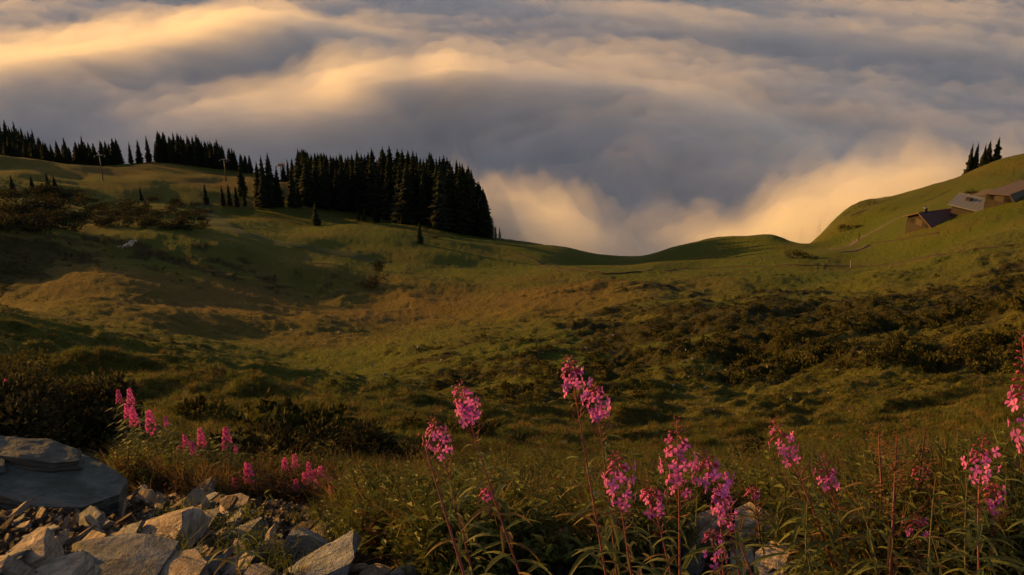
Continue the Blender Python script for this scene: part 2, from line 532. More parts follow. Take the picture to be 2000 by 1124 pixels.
# unseen ridge far out left, added for its shade on the low cloud sea
def added_shade_ridge(U0=4600.0, level=-199.0, w0=-1800, w1=2500):
    s = np.array([math.sin(SUN_AZ), math.cos(SUN_AZ)]); p = np.array([-s[1] * -1, -s[0]])
    p = np.array([s[1], -s[0]])
    H = level + math.tan(SUN_EL) * (U0 - 250)
    nw, nu = 260, 60
    w = np.linspace(w0, w1, nw); q = np.linspace(-1, 1, nu)
    Wg, Q = np.meshgrid(w, q, indexing='ij')
    crest = H + 16 * fbm(w / 420, w * 0, 4, 301, .55) + 38 * smooth(1120, 1450, w) - 260 * (1 - smooth(w0, w0 + 700, w)) - 260 * smooth(w1 - 500, w1, w)
    prof = 1 - np.abs(Q) ** .85
    Z = -700 + (crest[:, None] + 700) * prof
    Z += (1 - prof) * prof * 4 * 90 * fbm(Wg / 260, Q * 4, 5, 305, .55)
    U = U0 + Q * 1000 + 60 * fbm(Wg / 500, Q * 2, 2, 309) * (1 - prof)
    X = U * s[0] + Wg * p[0]; Y = U * s[1] + Wg * p[1]
    g = NT('shade_ridge_rock'); geo = g.n('ShaderNodeNewGeometry')
    n = g.noise(geo.outputs['Position'], .006, 8, .6)
    g.bsdf(g.mix(n, (.09, .085, .075), (.22, .21, .20)), .95, .1, bump=n, bump_dist=30)
    o = grid_mesh('unseen_shade_ridge', np.stack([X, Y, Z], -1).reshape(-1, 3), nw, nu, g.m)
    tag(o, 'long rocky ridge out of view, added to shade the cloud sea', None, None, 'structure')
added_shade_ridge()
# ---------------------------------------------------------------- materials of plants and stones
M_NEEDLE = flat_mat('spruce_needles', (0.024, 0.029, 0.013), 0.9, 0.1, trans=0.12, var=0.5, scale=0.5)
M_BARK = flat_mat('bark', (0.055, 0.040, 0.028), 0.95, 0.1, scale=5)
M_SCRUB = flat_mat('scrub_leaves', (0.075, 0.074, 0.016), 0.85, 0.15, trans=0.25, var=0.5, scale=1.5, obj_var=0.35)
M_SCRUB_DARK = flat_mat('dark_scrub_leaves', (0.040, 0.036, 0.014), 0.85, 0.15, trans=0.2, var=0.5, scale=2.5, obj_var=0.3)
M_HEATH = flat_mat('dwarf_shrub_twigs', (0.076, 0.066, 0.018), 0.9, 0.1, trans=0.2, var=0.5, scale=2, obj_var=0.5)
M_GRASS = flat_mat('grass_blades', (0.110, 0.120, 0.024), 0.8, 0.2, trans=0.35, var=0.4, scale=4, obj_var=0.4)
M_STRAW = flat_mat('dry_grass_blades', (0.190, 0.125, 0.045), 0.85, 0.15, trans=0.35, var=0.4, scale=4, obj_var=0.35)
M_HERB = flat_mat('herb_leaves', (0.118, 0.130, 0.026), 0.7, 0.3, trans=0.35, var=0.4, scale=12, obj_var=0.4)
M_RUST = flat_mat('rusty_herb_leaves', (0.120, 0.062, 0.026), 0.8, 0.2, trans=0.3, var=0.5, scale=10, obj_var=0.35)
M_YELLOW = flat_mat('small_yellow_flowers', (0.48, 0.44, 0.16), 0.8, 0.2, trans=0.3, var=0.3, scale=10, obj_var=0.3)
M_LEAF = flat_mat('fireweed_leaf', (0.130, 0.145, 0.030), 0.6, 0.35, trans=0.40, var=0.35, scale=20, obj_var=0.35)
M_LEAF_OLD = flat_mat('fireweed_leaf_turning', (0.190, 0.120, 0.032), 0.65, 0.3, trans=0.40, var=0.4, scale=20, obj_var=0.35)
M_STEM = flat_mat('fireweed_stem', (0.160, 0.036, 0.030), 0.6, 0.35, var=0.3, scale=15, obj_var=0.2)
M_STEM_GREEN = flat_mat('green_stem', (0.110, 0.085, 0.030), 0.7, 0.3, var=0.3, scale=15, obj_var=0.2)
M_PETAL = flat_mat('pink_petal', (0.66, 0.15, 0.52), 0.6, 0.25, trans=0.40, var=0.18, scale=60, obj_var=0.22)
M_PETAL_FAR = flat_mat('rose_petal', (0.62, 0.12, 0.40), 0.6, 0.25, trans=0.40, var=0.2, scale=60, obj_var=0.2)
M_BUD = flat_mat('red_bud', (0.330, 0.050, 0.075), 0.6, 0.3, trans=0.2, var=0.25, scale=60, obj_var=0.2)

def rock_material(name, lightc, darkc, moss=0.0):
    g = NT(name)
    tc = g.n('ShaderNodeTexCoord').outputs['Object']
    oi = g.n('ShaderNodeObjectInfo').outputs['Random']
    vec = g.n('ShaderNodeVectorMath', operation='ADD', ins={0: tc}).outputs[0].node
    g.link(g.math('MULTIPLY', oi, 40.0), vec.inputs[1])
    v = vec.outputs[0]
    st = g.n('ShaderNodeVectorMath', operation='MULTIPLY', ins={0: v, 1: (1.2, 2.0, 16.0)}).outputs[0]
    lay = g.noise(st, 3.2, 5, 0.65)
    n1 = g.noise(v, 5.0, 6, 0.65)
    n2 = g.noise(v, 34.0, 4, 0.7)
    c = g.mix(g.ramp(lay, [(0.36, (0, 0, 0)), (0.62, (1, 1, 1))]), darkc, lightc)
    c = g.mix(g.math('MULTIPLY', g.ramp(n1, [(0.52, (0, 0, 0)), (0.68, (1, 1, 1))]), 0.6), c, (0.24, 0.16, 0.095))
    c = g.mix(g.math('MULTIPLY', g.ramp(n2, [(0.55, (0, 0, 0)), (0.7, (1, 1, 1))]), 0.5), c, (darkc[0] * .5, darkc[1] * .5, darkc[2] * .5))
    if moss:
        c = g.mix(g.math('MULTIPLY', g.ramp(n1, [(0.40, (1, 1, 1)), (0.55, (0, 0, 0))]), moss), c, (0.060, 0.058, 0.025))
    f = g.math('ADD', g.math('MULTIPLY', oi, 0.5), 0.72)
    c = g.n('ShaderNodeVectorMath', operation='SCALE', ins={0: c, 'Scale': f}).outputs[0]
    hb = g.math('ADD', g.math('MULTIPLY', lay, 0.8), g.math('ADD', g.math('MULTIPLY', n1, 0.5), g.math('MULTIPLY', n2, 0.2)))
    g.bsdf(c, 0.85, 0.25, bump=hb, bump_str=1.0, bump_dist=0.035)
    return g.m
M_ROCK = rock_material('schist', (0.60, 0.47, 0.34), (0.27, 0.215, 0.165))
M_ROCK_GREY = rock_material('grey_schist', (0.33, 0.33, 0.31), (0.17, 0.175, 0.17))
M_ROCK_DARK = rock_material('mossy_boulder', (0.17, 0.18, 0.165), (0.10, 0.11, 0.10), 0.5)
M_ROCK_BROWN = rock_material('brown_shards', (0.17, 0.12, 0.085), (0.07, 0.05, 0.038))

# ---------------------------------------------------------------- mesh builders for plants (python lists)
class MB:
    def __init__(self):
        self.v = []; self.f = []
    def quad(self, a, b, c, d):
        n = len(self.v); self.v += [a, b, c, d]; self.f.append((n, n + 1, n + 2, n + 3))
    def tri(self, a, b, c):
        n = len(self.v); self.v += [a, b, c]; self.f.append((n, n + 1, n + 2))
    def tube(self, pts, rad, sides=5):
        n0 = len(self.v)
        for i, p in enumerate(pts):
            p = Vector(p)
            t = (Vector(pts[min(i + 1, len(pts) - 1)]) - Vector(pts[max(i - 1, 0)])).normalized()
            a = t.orthogonal().normalized(); b = t.cross(a)
            r = rad[i] if hasattr(rad, '__len__') else rad
            for k in range(sides):
                an = 2 * math.pi * k / sides
                self.v.append(tuple(p + a * (r * math.cos(an)) + b * (r * math.sin(an))))
        for i in range(len(pts) - 1):
            for k in range(sides):
                k2 = (k + 1) % sides
                self.f.append((n0 + i * sides + k, n0 + i * sides + k2, n0 + (i + 1) * sides + k2, n0 + (i + 1) * sides + k))
        self.f.append(tuple(n0 + k for k in range(sides))[::-1])
        self.f.append(tuple(n0 + (len(pts) - 1) * sides + k for k in range(sides)))
    def box(self, lo, hi):
        n = len(self.v)
        for z in (lo[2], hi[2]):
            self.v += [(lo[0], lo[1], z), (hi[0], lo[1], z), (hi[0], hi[1], z), (lo[0], hi[1], z)]
        self.f += [(n + 3, n + 2, n + 1, n), (n + 4, n + 5, n + 6, n + 7)]
        for k in range(4):
            k2 = (k + 1) % 4
            self.f.append((n + k, n + k2, n + 4 + k2, n + 4 + k))
    def mesh(self, name, mat, smooth_shade=False):
        me = bpy.data.meshes.new(name)
        me.from_pydata([tuple(map(float, q)) for q in self.v], [], self.f)
        me.update()
        if smooth_shade: me.shade_smooth()
        me.materials.append(mat)
        return me
    def build(self, name, mat, parent=None, smooth_shade=False):
        o = bpy.data.objects.new(name, self.mesh(name, mat, smooth_shade))
        COL.objects.link(o)
        if parent is not None: o.parent = parent
        return o

def put(name, me, parent=None, loc=(0, 0, 0), rot=(0, 0, 0), sc=1.0):
    o = bpy.data.objects.new(name, me)
    o.location = loc
    o.rotation_euler = rot
    o.scale = (sc, sc, sc) if not hasattr(sc, '__len__') else sc
    COL.objects.link(o)
    if parent is not None: o.parent = parent
    return o

# ---------------------------------------------------------------- spruces
def spruce_meshes(seed, dense=1.0, width=0.17, ragged=0.25):
    r = random.Random(seed)
    m = MB()
    H = 1.0
    levels = int(30 * dense)
    for i in range(levels):
        t = i / (levels - 1)
        z = 0.05 + 0.93 * t
        R_ = width * (1 - t) ** 0.82 * (0.75 + 0.35 * min(1, t * 6)) + 0.006
        nb = max(5, int(13 * (1 - t * 0.6)))
        off = r.random() * 6.28
        for k in range(nb):
            an = off + 6.283 * k / nb + r.uniform(-.2, .2)
            L = R_ * r.uniform(1 - 2 * ragged, 1 + ragged * 0.6)
            w = L * 0.30 + 0.006
            ca, sa = math.cos(an), math.sin(an)
            dr = 0.36 * L + r.uniform(-0.01, 0.02)
            tip = (ca * L, sa * L, z - dr)
            mid1 = (ca * L * .55 - sa * w, sa * L * .55 + ca * w, z - dr * .55 - .008)
            mid2 = (ca * L * .55 + sa * w, sa * L * .55 - ca * w, z - dr * .55 - .008)
            root = (0, 0, z + 0.012)
            m.quad(root, mid1, tip, mid2)
            low = (ca * L * .62, sa * L * .62, z - dr * .6 - 0.030 - .02 * r.random())
            m.tri((ca * L * .15, sa * L * .15, z), tip, low)
    # spire
    m.tri((-.006, 0, .95), (.006, 0, .95), (0, 0, 1.02)); m.tri((0, -.006, .95), (0, .006, .95), (0, 0, 1.02))
    tr = MB(); tr.tube([(0, 0, -0.06), (0, 0, .4), (0, 0, .95)], [0.018, 0.012, 0.003], 6)
    core = MB()
    core.tube([(0, 0, .06), (0, 0, .10), (0, 0, .35), (0, 0, .7), (0, 0, .96)], [width * .35, width * .55, width * .42, width * .22, .004], 7)
    n = len(m.v); m.v += core.v; m.f += [tuple(i + n for i in f) for f in core.f]
    return m.mesh('crown', M_NEEDLE), tr.mesh('trunk', M_BARK)

SPRUCE = [spruce_meshes(11, 1.0, .17), spruce_meshes(12, 1.1, .145), spruce_meshes(13, .9, .20, .3), spruce_meshes(14, 1.0, .125, .35), spruce_meshes(15, .8, .23, .3)]

def spruce(pos, h, label, group=None, kind=None, wide=1.0, name='spruce_tree'):
    cm, tm = SPRUCE[rng.randrange(4) if kind is None else kind]
    t = empty(name, (pos[0], pos[1], pos[2] - 0.15), rng.uniform(0, 6.28))
    tag(t, label, 'tree', group)
    put('crown', cm, t, sc=(h * wide, h * wide, h))
    put('trunk', tm, t, sc=(h, h, h))
    return t

def at_px(px, py, r=None):
    """ground point under a pixel, or at distance r on that bearing"""
    if r is None:
        p = on_ground(px, py)
        if p is not None: return p
        r = 450
    d = P(px, py, r)
    return np.array([d[0], d[1], gz(d[0], d[1])])

# row along the plateau crest, left
G1 = 'spruces along the crest behind the left pasture'
px = -30
while px < 242:
    for dr in (14, 40):
        f = px / 240
        p = P(px + rng.uniform(-5, 5), 308 + 22 * max(0, f), 470 + 20 * max(0, f) + dr)
        p[2] = gz(p[0], p[1])
        spruce(p, rng.uniform(9.5, 13) * (1.0 if dr < 50 else 1.15), 'dark spruce in the crest row behind the left pasture, %s' % ('at the picture edge' if px < 70 else 'about half way to the gap' if px < 160 else 'next to the gap'), G1, wide=1.5)
    px += 10.5
for px, h, l in ((168, 14.5, 'tall slim spruce standing above the row on the left crest'),
                 (258, 10.5, 'first of three lone spruces in the gap of the crest row'),
                 (275, 11.5, 'broad middle spruce of three in the gap of the crest row'),
                 (293, 13.0, 'slim paired spruce just left of the dense block on the crest'),):
    p = P(px, 330, 496); p[2] = gz(p[0], p[1]); spruce(p, h, l, 'lone spruces on the left crest', kind=3 if px != 275 else 0, wide=1.15)
G2 = 'spruces in the dense block on the crest left of centre'
px = 311
while px < 492:
    for dr in (3, 22, 48):
        p = P(px + rng.uniform(-4, 4), 330, 490 + dr + rng.uniform(-3, 3)); p[2] = gz(p[0], p[1])
        hh = 13.5 - 5.0 * smooth(400, 495, px)
        spruce(p, hh * rng.uniform(.85, 1.1), 'spruce in the dense block on the crest, %s' % ('at its tall left end' if px < 370 else 'in its middle' if px < 440 else 'at its low right end by the mast'), G2, wide=1.3)
    px += 8.5
# nearer single spruces
SINGLE = [(474, 384, 13.5, 2, 1.0, 'bushy dark spruce standing beside the middle lift mast'),
          (403, 400, 8.0, 1, 1.2, 'small spruce alone above the green ramp'),
          (436, 404, 8.0, 3, 1.3, 'narrow spruce at the left end of the low group under the lift'),
          (449, 404, 8.5, 3, 1.3, 'narrow spruce second from the left in the low group under the lift'),
          (463, 405, 8.0, 1, 1.2, 'narrow spruce third in the low group under the lift'),
          (478, 403, 7.0, 3, 1.2, 'short spruce at the right end of the low group under the lift'),
          (508, 404, 17.0, 1, 1.1, 'leftmost tall spruce of the clump left of the forest'),
          (518, 406, 19.5, 0, 1.0, 'tall spruce with its tip above the skyline in the clump left of the forest'),
          (531, 405, 20.5, 1, 1.1, 'tallest spruce of the clump left of the forest'),
          (545, 404, 15.0, 0, 1.1, 'rightmost spruce of the clump left of the forest'),
          (573, 406, 15.0, 0, 1.15, 'single pointed spruce in front of the right lift mast'),
          (583, 404, 9.5, 2, 1.1, 'short spruce touching the right side of the pointed one by the lift mast'),
          (618, 441, 8.5, 4, 1.1, 'dark rounded spruce in front of the forest edge'),
          (735, 434, 6.8, 4, 1.15, 'bushy spruce before the middle of the forest edge'),
          (700, 431, 4.5, 3, 1.3, 'slender spruce before the forest edge beside the pale larch'),
          (785, 438, 3.5, 4, 1.2, 'little spruce just below the forest edge'),
          (820, 476, 7.0, 0, 1.15, 'lone dark spruce on the green slope below the forest'),
          (25, 372, 5.0, 4, 1.2, 'small spruce on top of the dark thicket at the far left'),
          (64, 372, 5.0, 2, 1.2, 'pointed small spruce on the thicket left of the mast'),
          (95, 372, 6.0, 2, 1.3, 'round small spruce where the thicket meets the pasture'),
          (108, 370, 4.5, 4, 1.2, 'low spruce right beside the round one on the pasture edge'),
          (276, 392, 5.0, 0, 1.2, 'small spruce poking out of the scrub band below the pasture')]
for px, py, h, k, wd, l in SINGLE:
    spruce(at_px(px, py), h, l, None, k, wd)
larch = spruce(at_px(712, 432), 5.5, 'pale green young larch before the dark forest edge', None, 0, 1.2, 'larch_tree')
M_LARCH = flat_mat('larch_needles', (0.050, 0.066, 0.018), 0.9, 0.1, trans=0.3, var=0.4, scale=0.5)
_lc = [c for c in larch.children if c.name.startswith('crown')][0]
_lc.data = _lc.data.copy(); _lc.data.materials[0] = M_LARCH
for px, r, h in ((553, 480, 11), (562, 486, 13), (571, 482, 14)):
    p = P(px, 332, r); p[2] = gz(p[0], p[1])
    spruce(p, h, 'spruce of the small trio on the skyline between clump and forest', 'trio of spruces on the skyline', wide=1.1)
# the big forest
G3 = 'spruces of the dark forest in the middle'
placed = []
def far_enough(p, d):
    return all((p[0] - q[0]) ** 2 + (p[1] - q[1]) ** 2 > d * d for q in placed)
tries = 0
while len(placed) < 165 and tries < 6000:
    tries += 1
    px = rng.uniform(588, 946)
    edge = np.interp(px, [588, 600, 640, 700, 760, 800, 850, 900, 948], [402, 405, 412, 416, 430, 436, 446, 457, 463])
    a = P(px, edge, 340)
    g0 = at_px(px, float(edge))
    r0 = math.hypot(g0[0], g0[1])
    rr = r0 + rng.random() ** 1.3 * np.interp(px, [588, 700, 900, 948], [115, 105, 60, 22])
    p = np.array([a[0], a[1]]) / math.hypot(a[0], a[1]) * rr
    if not far_enough(p, 3.9): continue
    placed.append(p)
    deep = (rr - r0)
    z = gz(p[0], p[1])
    H = rng.uniform(15.5, 21)
    # tops in the photograph step down to the right
    top_py = np.interp(px, [585, 600, 625, 650, 690, 705, 722, 735, 760, 800, 850, 880, 915, 935, 950],
                       [291, 292, 300, 298, 305, 292, 302, 286, 284, 291, 298, 304, 312, 335, 385])
    dd = ray(px, float(top_py)); ztop = dd[2] / math.hypot(dd[0], dd[1]) * rr
    H = min(max(ztop - z, 9.0), 27.0) * (rng.uniform(.95, 1.04) if deep > 40 else rng.uniform(.70, .92) if px < 840 else rng.uniform(.84, 1.0))
    where = 'left' if px < 700 else 'middle' if px < 840 else 'right'
    kind_ = 'front row' if deep < 14 else 'upper rows' if deep > 45 else 'inner rows'
    spruce(np.array([p[0], p[1], z]), H, 'dark spruce in the %s of the central forest, at its %s' % (kind_, where + ' end' if where != 'middle' else 'middle'), G3, wide=1.5)
for px, py, r, h in ((958, 466, 352, 7), (968, 468, 356, 5), (976, 470, 360, 4.5)):
    p = P(px, py, r); p[2] = gz(p[0], p[1])
    spruce(p, h, 'small spruce half swallowed by fog right of the forest', 'small spruces in the fog beside the forest')
# faded trees
for i in range(20):
    px = -20 + i * 5.2 + rng.uniform(-2, 2)
    p = P(px, 284, rng.uniform(590, 625)); p[2] = gz(p[0], p[1])
    spruce(p, rng.uniform(12, 16), 'spruce fading into the cloud on the farthest ridge at the left', 'spruces fading into cloud on the far left ridge', wide=1.1)
for px, top, w, l in ((1942, 266, 1.7, 'largest round topped spruce standing in the mist above the sheds'),
                   (1926, 272, 1.6, 'second round spruce in the mist, just left of the largest'),
                   (1918, 280, 1.3, 'small dark spruce left of the two round ones in the mist'),
                   (1903, 277, 1.2, 'faint spruce in the mist at the left of the group above the sheds'),
                   (1893, 279, 1.2, 'faintest outermost spruce of the group in the mist above the sheds')):
    p = P(px, 330, 446 if px > 1910 else 462); p[2] = gz(p[0], p[1])
    dd = ray(px, top); zt = dd[2] / math.hypot(dd[0], dd[1]) * math.hypot(p[0], p[1])
    spruce(p, max(6, zt - p[2]), l, None, 3, w)
for px, top, r in ((1542, 366, 472), (1575, 374, 476), (1610, 366, 470), (1436, 386, 470)):
    d_ = ray(px, top); hr = r
    x, y = d_[0] * r, d_[1] * r
    zt = d_[2] * r
    g_ = gz(x, y)
    spruce(np.array([x, y, g_]), max(9, min(zt - g_, 26)), 'ghostly spruce seen through the bright fog over the valley', 'ghostly spruces in the valley fog')

# ---------------------------------------------------------------- shrubs
def leaf_cloud(seed, n, leaf, flat=0.6, lumps=7, spread=1.0, up=0.3):
    r = random.Random(seed)
    m = MB()
    cs = [(r.uniform(-.6, .6), r.uniform(-.6, .6), r.uniform(.15, .8), r.uniform(.28, .5)) for _ in range(lumps)]
    for _ in range(n):
        cx, cy_, cz, cr = r.choice(cs)
        v = Vector((r.gauss(0, 1), r.gauss(0, 1), r.gauss(0, 1))).normalized() * cr * r.random() ** 0.4
        p = Vector((cx + v.x, cy_ + v.y, max(0.0, (cz + v.z * 0.8) * flat)))
        d = (v.normalized() + Vector((r.gauss(0, .6), r.gauss(0, .6), up + r.gauss(0, .4)))).normalized()
        s = d.orthogonal().normalized(); s.rotate(Matrix.Rotation(r.uniform(0, 6.28), 3, d))
        L = leaf * r.uniform(.6, 1.4); w = L * .28
        nrm = d.cross(s) * (w * .35)
        a, b = p, p + d * L
        c1 = p + d * L * .5 + s * w + nrm; c2 = p + d * L * .5 - s * w + nrm
        m.quad(tuple(a), tuple(c1), tuple(b), tuple(c2))
    return m

def twig_mesh(seed, n=9, reach=.8, rad=.012, up=.9):
    r = random.Random(seed); m = MB()
    for _ in range(n):
        an = r.uniform(0, 6.28); pts = [Vector((0, 0, -.1))]; d = Vector((math.cos(an) * .5, math.sin(an) * .5, up)).normalized()
        for k in range(4):
            d = (d + Vector((r.gauss(0, .25), r.gauss(0, .25), r.gauss(0, .15)))).normalized()
            pts.append(pts[-1] + d * reach * .25)
        m.tube([tuple(p) for p in pts], [rad, rad * .8, rad * .6, rad * .4, rad * .15], 4)
    return m
FARBUSH = [leaf_cloud(s, 420, .13, .62, 6).mesh('foliage', M_SCRUB_DARK) for s in (21, 22, 23)]
FARTWIG = twig_mesh(24).mesh('stem', M_BARK)

def bush(pos, size, label, group, name='scrub_bush', mats=None):
    t = empty(name, (pos[0], pos[1], pos[2] - .05 * size), rng.uniform(0, 6.28))
    tag(t, label, 'bush', group)
    put('foliage', rng.choice(FARBUSH), t, sc=(size * rng.uniform(.85, 1.25), size * rng.uniform(.85, 1.25), size * rng.uniform(.7, 1.1)))
    put('stem', FARTWIG, t, sc=size * .8)
    return t
for i in range(46):
    px = rng.uniform(-10, 160); py = rng.uniform(378, 455) + max(0, px - 100) * .15
    bush(at_px(px, py), rng.uniform(3.0, 5.0), 'dark bush in the left thicket, %s' % (('near its top' if py < 415 else 'near its foot') + (' by the picture edge' if px < 70 else ' on its right side')), 'dark bushes of the far left thicket')
for i in range(52):
    px = rng.uniform(185, 400); py = rng.uniform(392, 440) + (px - 185) * .05
    bush(at_px(px, py), rng.uniform(2.2, 3.8), 'dark bush in the scrub band, %s' % (('along its upper edge' if py < 412 else 'along its lower edge') + (' towards the outcrop' if px < 290 else ' towards the green ramp')), 'dark bushes of the scrub band')
for px, py, s, l in ((300, 392, 3.2, 'dark bush at the upper edge of the scrub band'), (345, 398, 3.8, 'tall rounded bush at the upper edge of the scrub band near the ramp'),
                     (722, 560, 3.6, 'round brownish bush on the golden slope below the ramp'), (740, 530, 2.8, 'smaller round bush beside the ramp end'),
                     (1572, 505, 2.5, 'low dark bush beside the track at the notch'), (1548, 505, 2.2, 'low dark bush left of the one at the notch'),
                     (1460, 905, .42, 'small dark upright bush on the near slope at the right'), (1650, 450, 2.6, 'dark bush at the mouth of the glowing fog'),
                     (1672, 446, 2.2, 'dark bush right of the one at the glowing fog'), (850, 466, 2.2, 'low bush right of the lone spruce below the forest'),
                     (1895, 380, 2.4, 'dark bush between the grey roof and the long shed')):
    bush(at_px(px, py), s, l, None)

def near_bush(px, py, size, seed, label, mat, n=2600, leaf=.05, flat=.75, r=None):
    p = at_px(px, py, r)
    t = empty('leafy_bush', (p[0], p[1], p[2] - .04), rng.uniform(0, 6.28))
    tag(t, label, 'bush')
    put('foliage', leaf_cloud(seed, n, leaf / size, flat, 9).mesh('foliage', mat), t, sc=size)
    put('stem', twig_mesh(seed + 1, 14, .9, .010).mesh('stem', M_BARK), t, sc=size)
    return t
NB = [(-60, 880, .66, 'big dark leafy bush cut by the left edge, behind the boulder', M_SCRUB_DARK, 9.5),
      (30, 880, .60, 'dark leafy bush directly behind the big boulder', M_SCRUB_DARK, 9.0),
      (110, 880, .64, 'tallest dark leafy bush behind the big boulder', M_SCRUB_DARK, 9.6),
      (180, 895, .50, 'dark leafy bush at the right end of the clump behind the boulder', M_SCRUB_DARK, 9.2),
      (70, 800, .62, 'rusty topped bush at the back of the clump behind the boulder', M_HEATH, 12.5),
      (160, 800, .6, 'brown bush at the back right of the clump behind the boulder', M_HEATH, 12.0),
      (-20, 780, .8, 'rusty bush at the left edge above the dark clump', M_HEATH, 13.0),
      (490, 935, .50, 'dark bush left of the longest dark bush beyond the stones', M_SCRUB_DARK, 8.6),
      (540, 935, .46, 'dark low bush between the pink flowers and the long bush', M_SCRUB_DARK, 8.8),
      (640, 915, .50, 'dark grassy bush, left half of the long bush in the middle', M_SCRUB_DARK, 9.8),
      (700, 905, .56, 'dark grassy bush, middle of the long bush in front of the meadow', M_SCRUB_DARK, 10.2),
      (755, 905, .44, 'dark grassy bush, right end of the long bush in front of the meadow', M_SCRUB_DARK, 10.4)]
for i, (px, py, s, l, mt, r) in enumerate(NB):
    near_bush(px, py, s, 300 + i * 3, l, mt, 2600 if mt is M_SCRUB_DARK else 1800, .055, .8, r)

# ---------------------------------------------------------------- stuff: tufts, dwarf shrubs, shards, set out by geometry nodes
def scatter(name, protos, mat, pts, scl, rot, var, label=None):
    """one object: its mesh holds the few pattern pieces and a loose vertex per place; nodes set a piece on every place"""
    V, F, isp, grp = [], [], [], []
    for k, m in enumerate(protos):
        n = len(V)
        V += [tuple(q) for q in m.v]; F += [tuple(i + n for i in f) for f in m.f]
        isp += [0] * len(m.v); grp += [k] * len(m.v)
    V0 = len(V)
    N = len(pts)
    me = bpy.data.meshes.new(name)
    me.from_pydata(V + [tuple(map(float, p)) for p in pts], [], F)
    me.materials.append(mat)
    def attr(n, typ, vals, prop='value'):
        a = me.attributes.new(n, typ, 'POINT'); a.data.foreach_set(prop, np.asarray(vals).ravel())
    attr('is_place', 'INT', np.array([0] * V0 + [1] * N, np.int32))
    attr('piece', 'INT', np.array(grp + list(var), np.int32))
    attr('size', 'FLOAT', np.array([1.0] * V0 + list(scl), np.float32))
    rt = np.zeros((V0 + N, 3), np.float32); rt[V0:] = rot
    attr('turn', 'FLOAT_VECTOR', rt, 'vector')
    o = bpy.data.objects.new(name, me); COL.objects.link(o)
    tr = bpy.data.node_groups.new(name + '_nodes', 'GeometryNodeTree')
    tr.interface.new_socket('Geometry', in_out='INPUT', socket_type='NodeSocketGeometry')
    tr.interface.new_socket('Geometry', in_out='OUTPUT', socket_type='NodeSocketGeometry')
    N_ = tr.nodes.new; L_ = tr.links.new
    gi, go = N_('NodeGroupInput'), N_('NodeGroupOutput')
    def named(n, t):
        q = N_('GeometryNodeInputNamedAttribute'); q.data_type = t; q.inputs['Name'].default_value = n; return q.outputs['Attribute']
    sep = N_('GeometryNodeSeparateGeometry'); sep.domain = 'POINT'
    L_(gi.outputs[0], sep.inputs[0])
    cmp_ = N_('FunctionNodeCompare'); cmp_.data_type = 'INT'; cmp_.operation = 'EQUAL'
    L_(named('is_place', 'INT'), cmp_.inputs[2]); cmp_.inputs[3].default_value = 1
    L_(cmp_.outputs[0], sep.inputs[1])
    spl = N_('GeometryNodeSplitToInstances'); spl.domain = 'POINT'
    L_(sep.outputs[1], spl.inputs[0]); L_(named('piece', 'INT'), spl.inputs['Group ID'])
    mp = N_('GeometryNodeMeshToPoints'); L_(sep.outputs[0], mp.inputs[0])
    iop = N_('GeometryNodeInstanceOnPoints')
    L_(mp.outputs[0], iop.inputs['Points']); L_(spl.outputs[0], iop.inputs['Instance'])
    iop.inputs['Pick Instance'].default_value = True
    L_(named('piece', 'INT'), iop.inputs['Instance Index'])
    e2r = N_('FunctionNodeEulerToRotation'); L_(named('turn', 'FLOAT_VECTOR'), e2r.inputs[0])
    L_(e2r.outputs[0], iop.inputs['Rotation'])
    L_(named('size', 'FLOAT'), iop.inputs['Scale'])
    L_(iop.outputs[0], go.inputs[0])
    md = o.modifiers.new('set_out', 'NODES'); md.node_group = tr
    tag(o, label, None, None, 'stuff')
    return o

def tuft(seed, blades, h, w, lean=.35, segs=3, spread=.12):
    r = random.Random(seed); m = MB()
    for _ in range(blades):
        an = r.uniform(0, 6.28); d0 = r.random() * spread
        x, y = math.cos(an) * d0, math.sin(an) * d0
        la = an + r.gauss(0, .6); ln = r.uniform(.1, 1) * lean
        H = h * r.uniform(.5, 1.1); sx, sy = -math.sin(la) * w, math.cos(la) * w
        prev = None
        for k in range(segs + 1):
            t = k / segs
            px_ = x + math.cos(la) * ln * H * t * t * 1.6; py_ = y + math.sin(la) * ln * H * t * t * 1.6; pz = H * t * (1 - .25 * ln * t)
            ww = (1 - t) ** .7
            a = (px_ - sx * ww, py_ - sy * ww, pz); b = (px_ + sx * ww, py_ + sy * ww, pz)
            if prev: m.quad(prev[0], prev[1], b, a)
            prev = (a, b)
    return m

def herb(seed, stems, h, leaf, per=9, lean=.35, heads=0):
    """leafy stalks"""
    r = random.Random(seed); m = MB()
    for _ in range(stems):
        an = r.uniform(0, 6.28); H = h * r.uniform(.6, 1.1); ln = r.uniform(0, lean) * H
        bx, by = r.gauss(0, .05), r.gauss(0, .05)
        f = lambda t: Vector((bx + math.cos(an) * ln * t * t, by + math.sin(an) * ln * t * t, H * t))
        m.tube([tuple(f(0)), tuple(f(.5)), tuple(f(1))], [.003, .0025, .001], 3)
        for k in range(per):
            t = (k + .5) / per; p = f(t); a2 = r.uniform(0, 6.28); L = leaf * r.uniform(.6, 1.2)
            d = Vector((math.cos(a2), math.sin(a2), r.uniform(-.2, .6))).normalized(); s = d.cross(Vector((0, 0, 1))).normalized() * L * .18
            q = p + d * L * .55 + Vector((0, 0, L * .08)); e = p + d * L - Vector((0, 0, L * .18))
            m.quad(tuple(p), tuple(q + s), tuple(e), tuple(q - s))
    return m

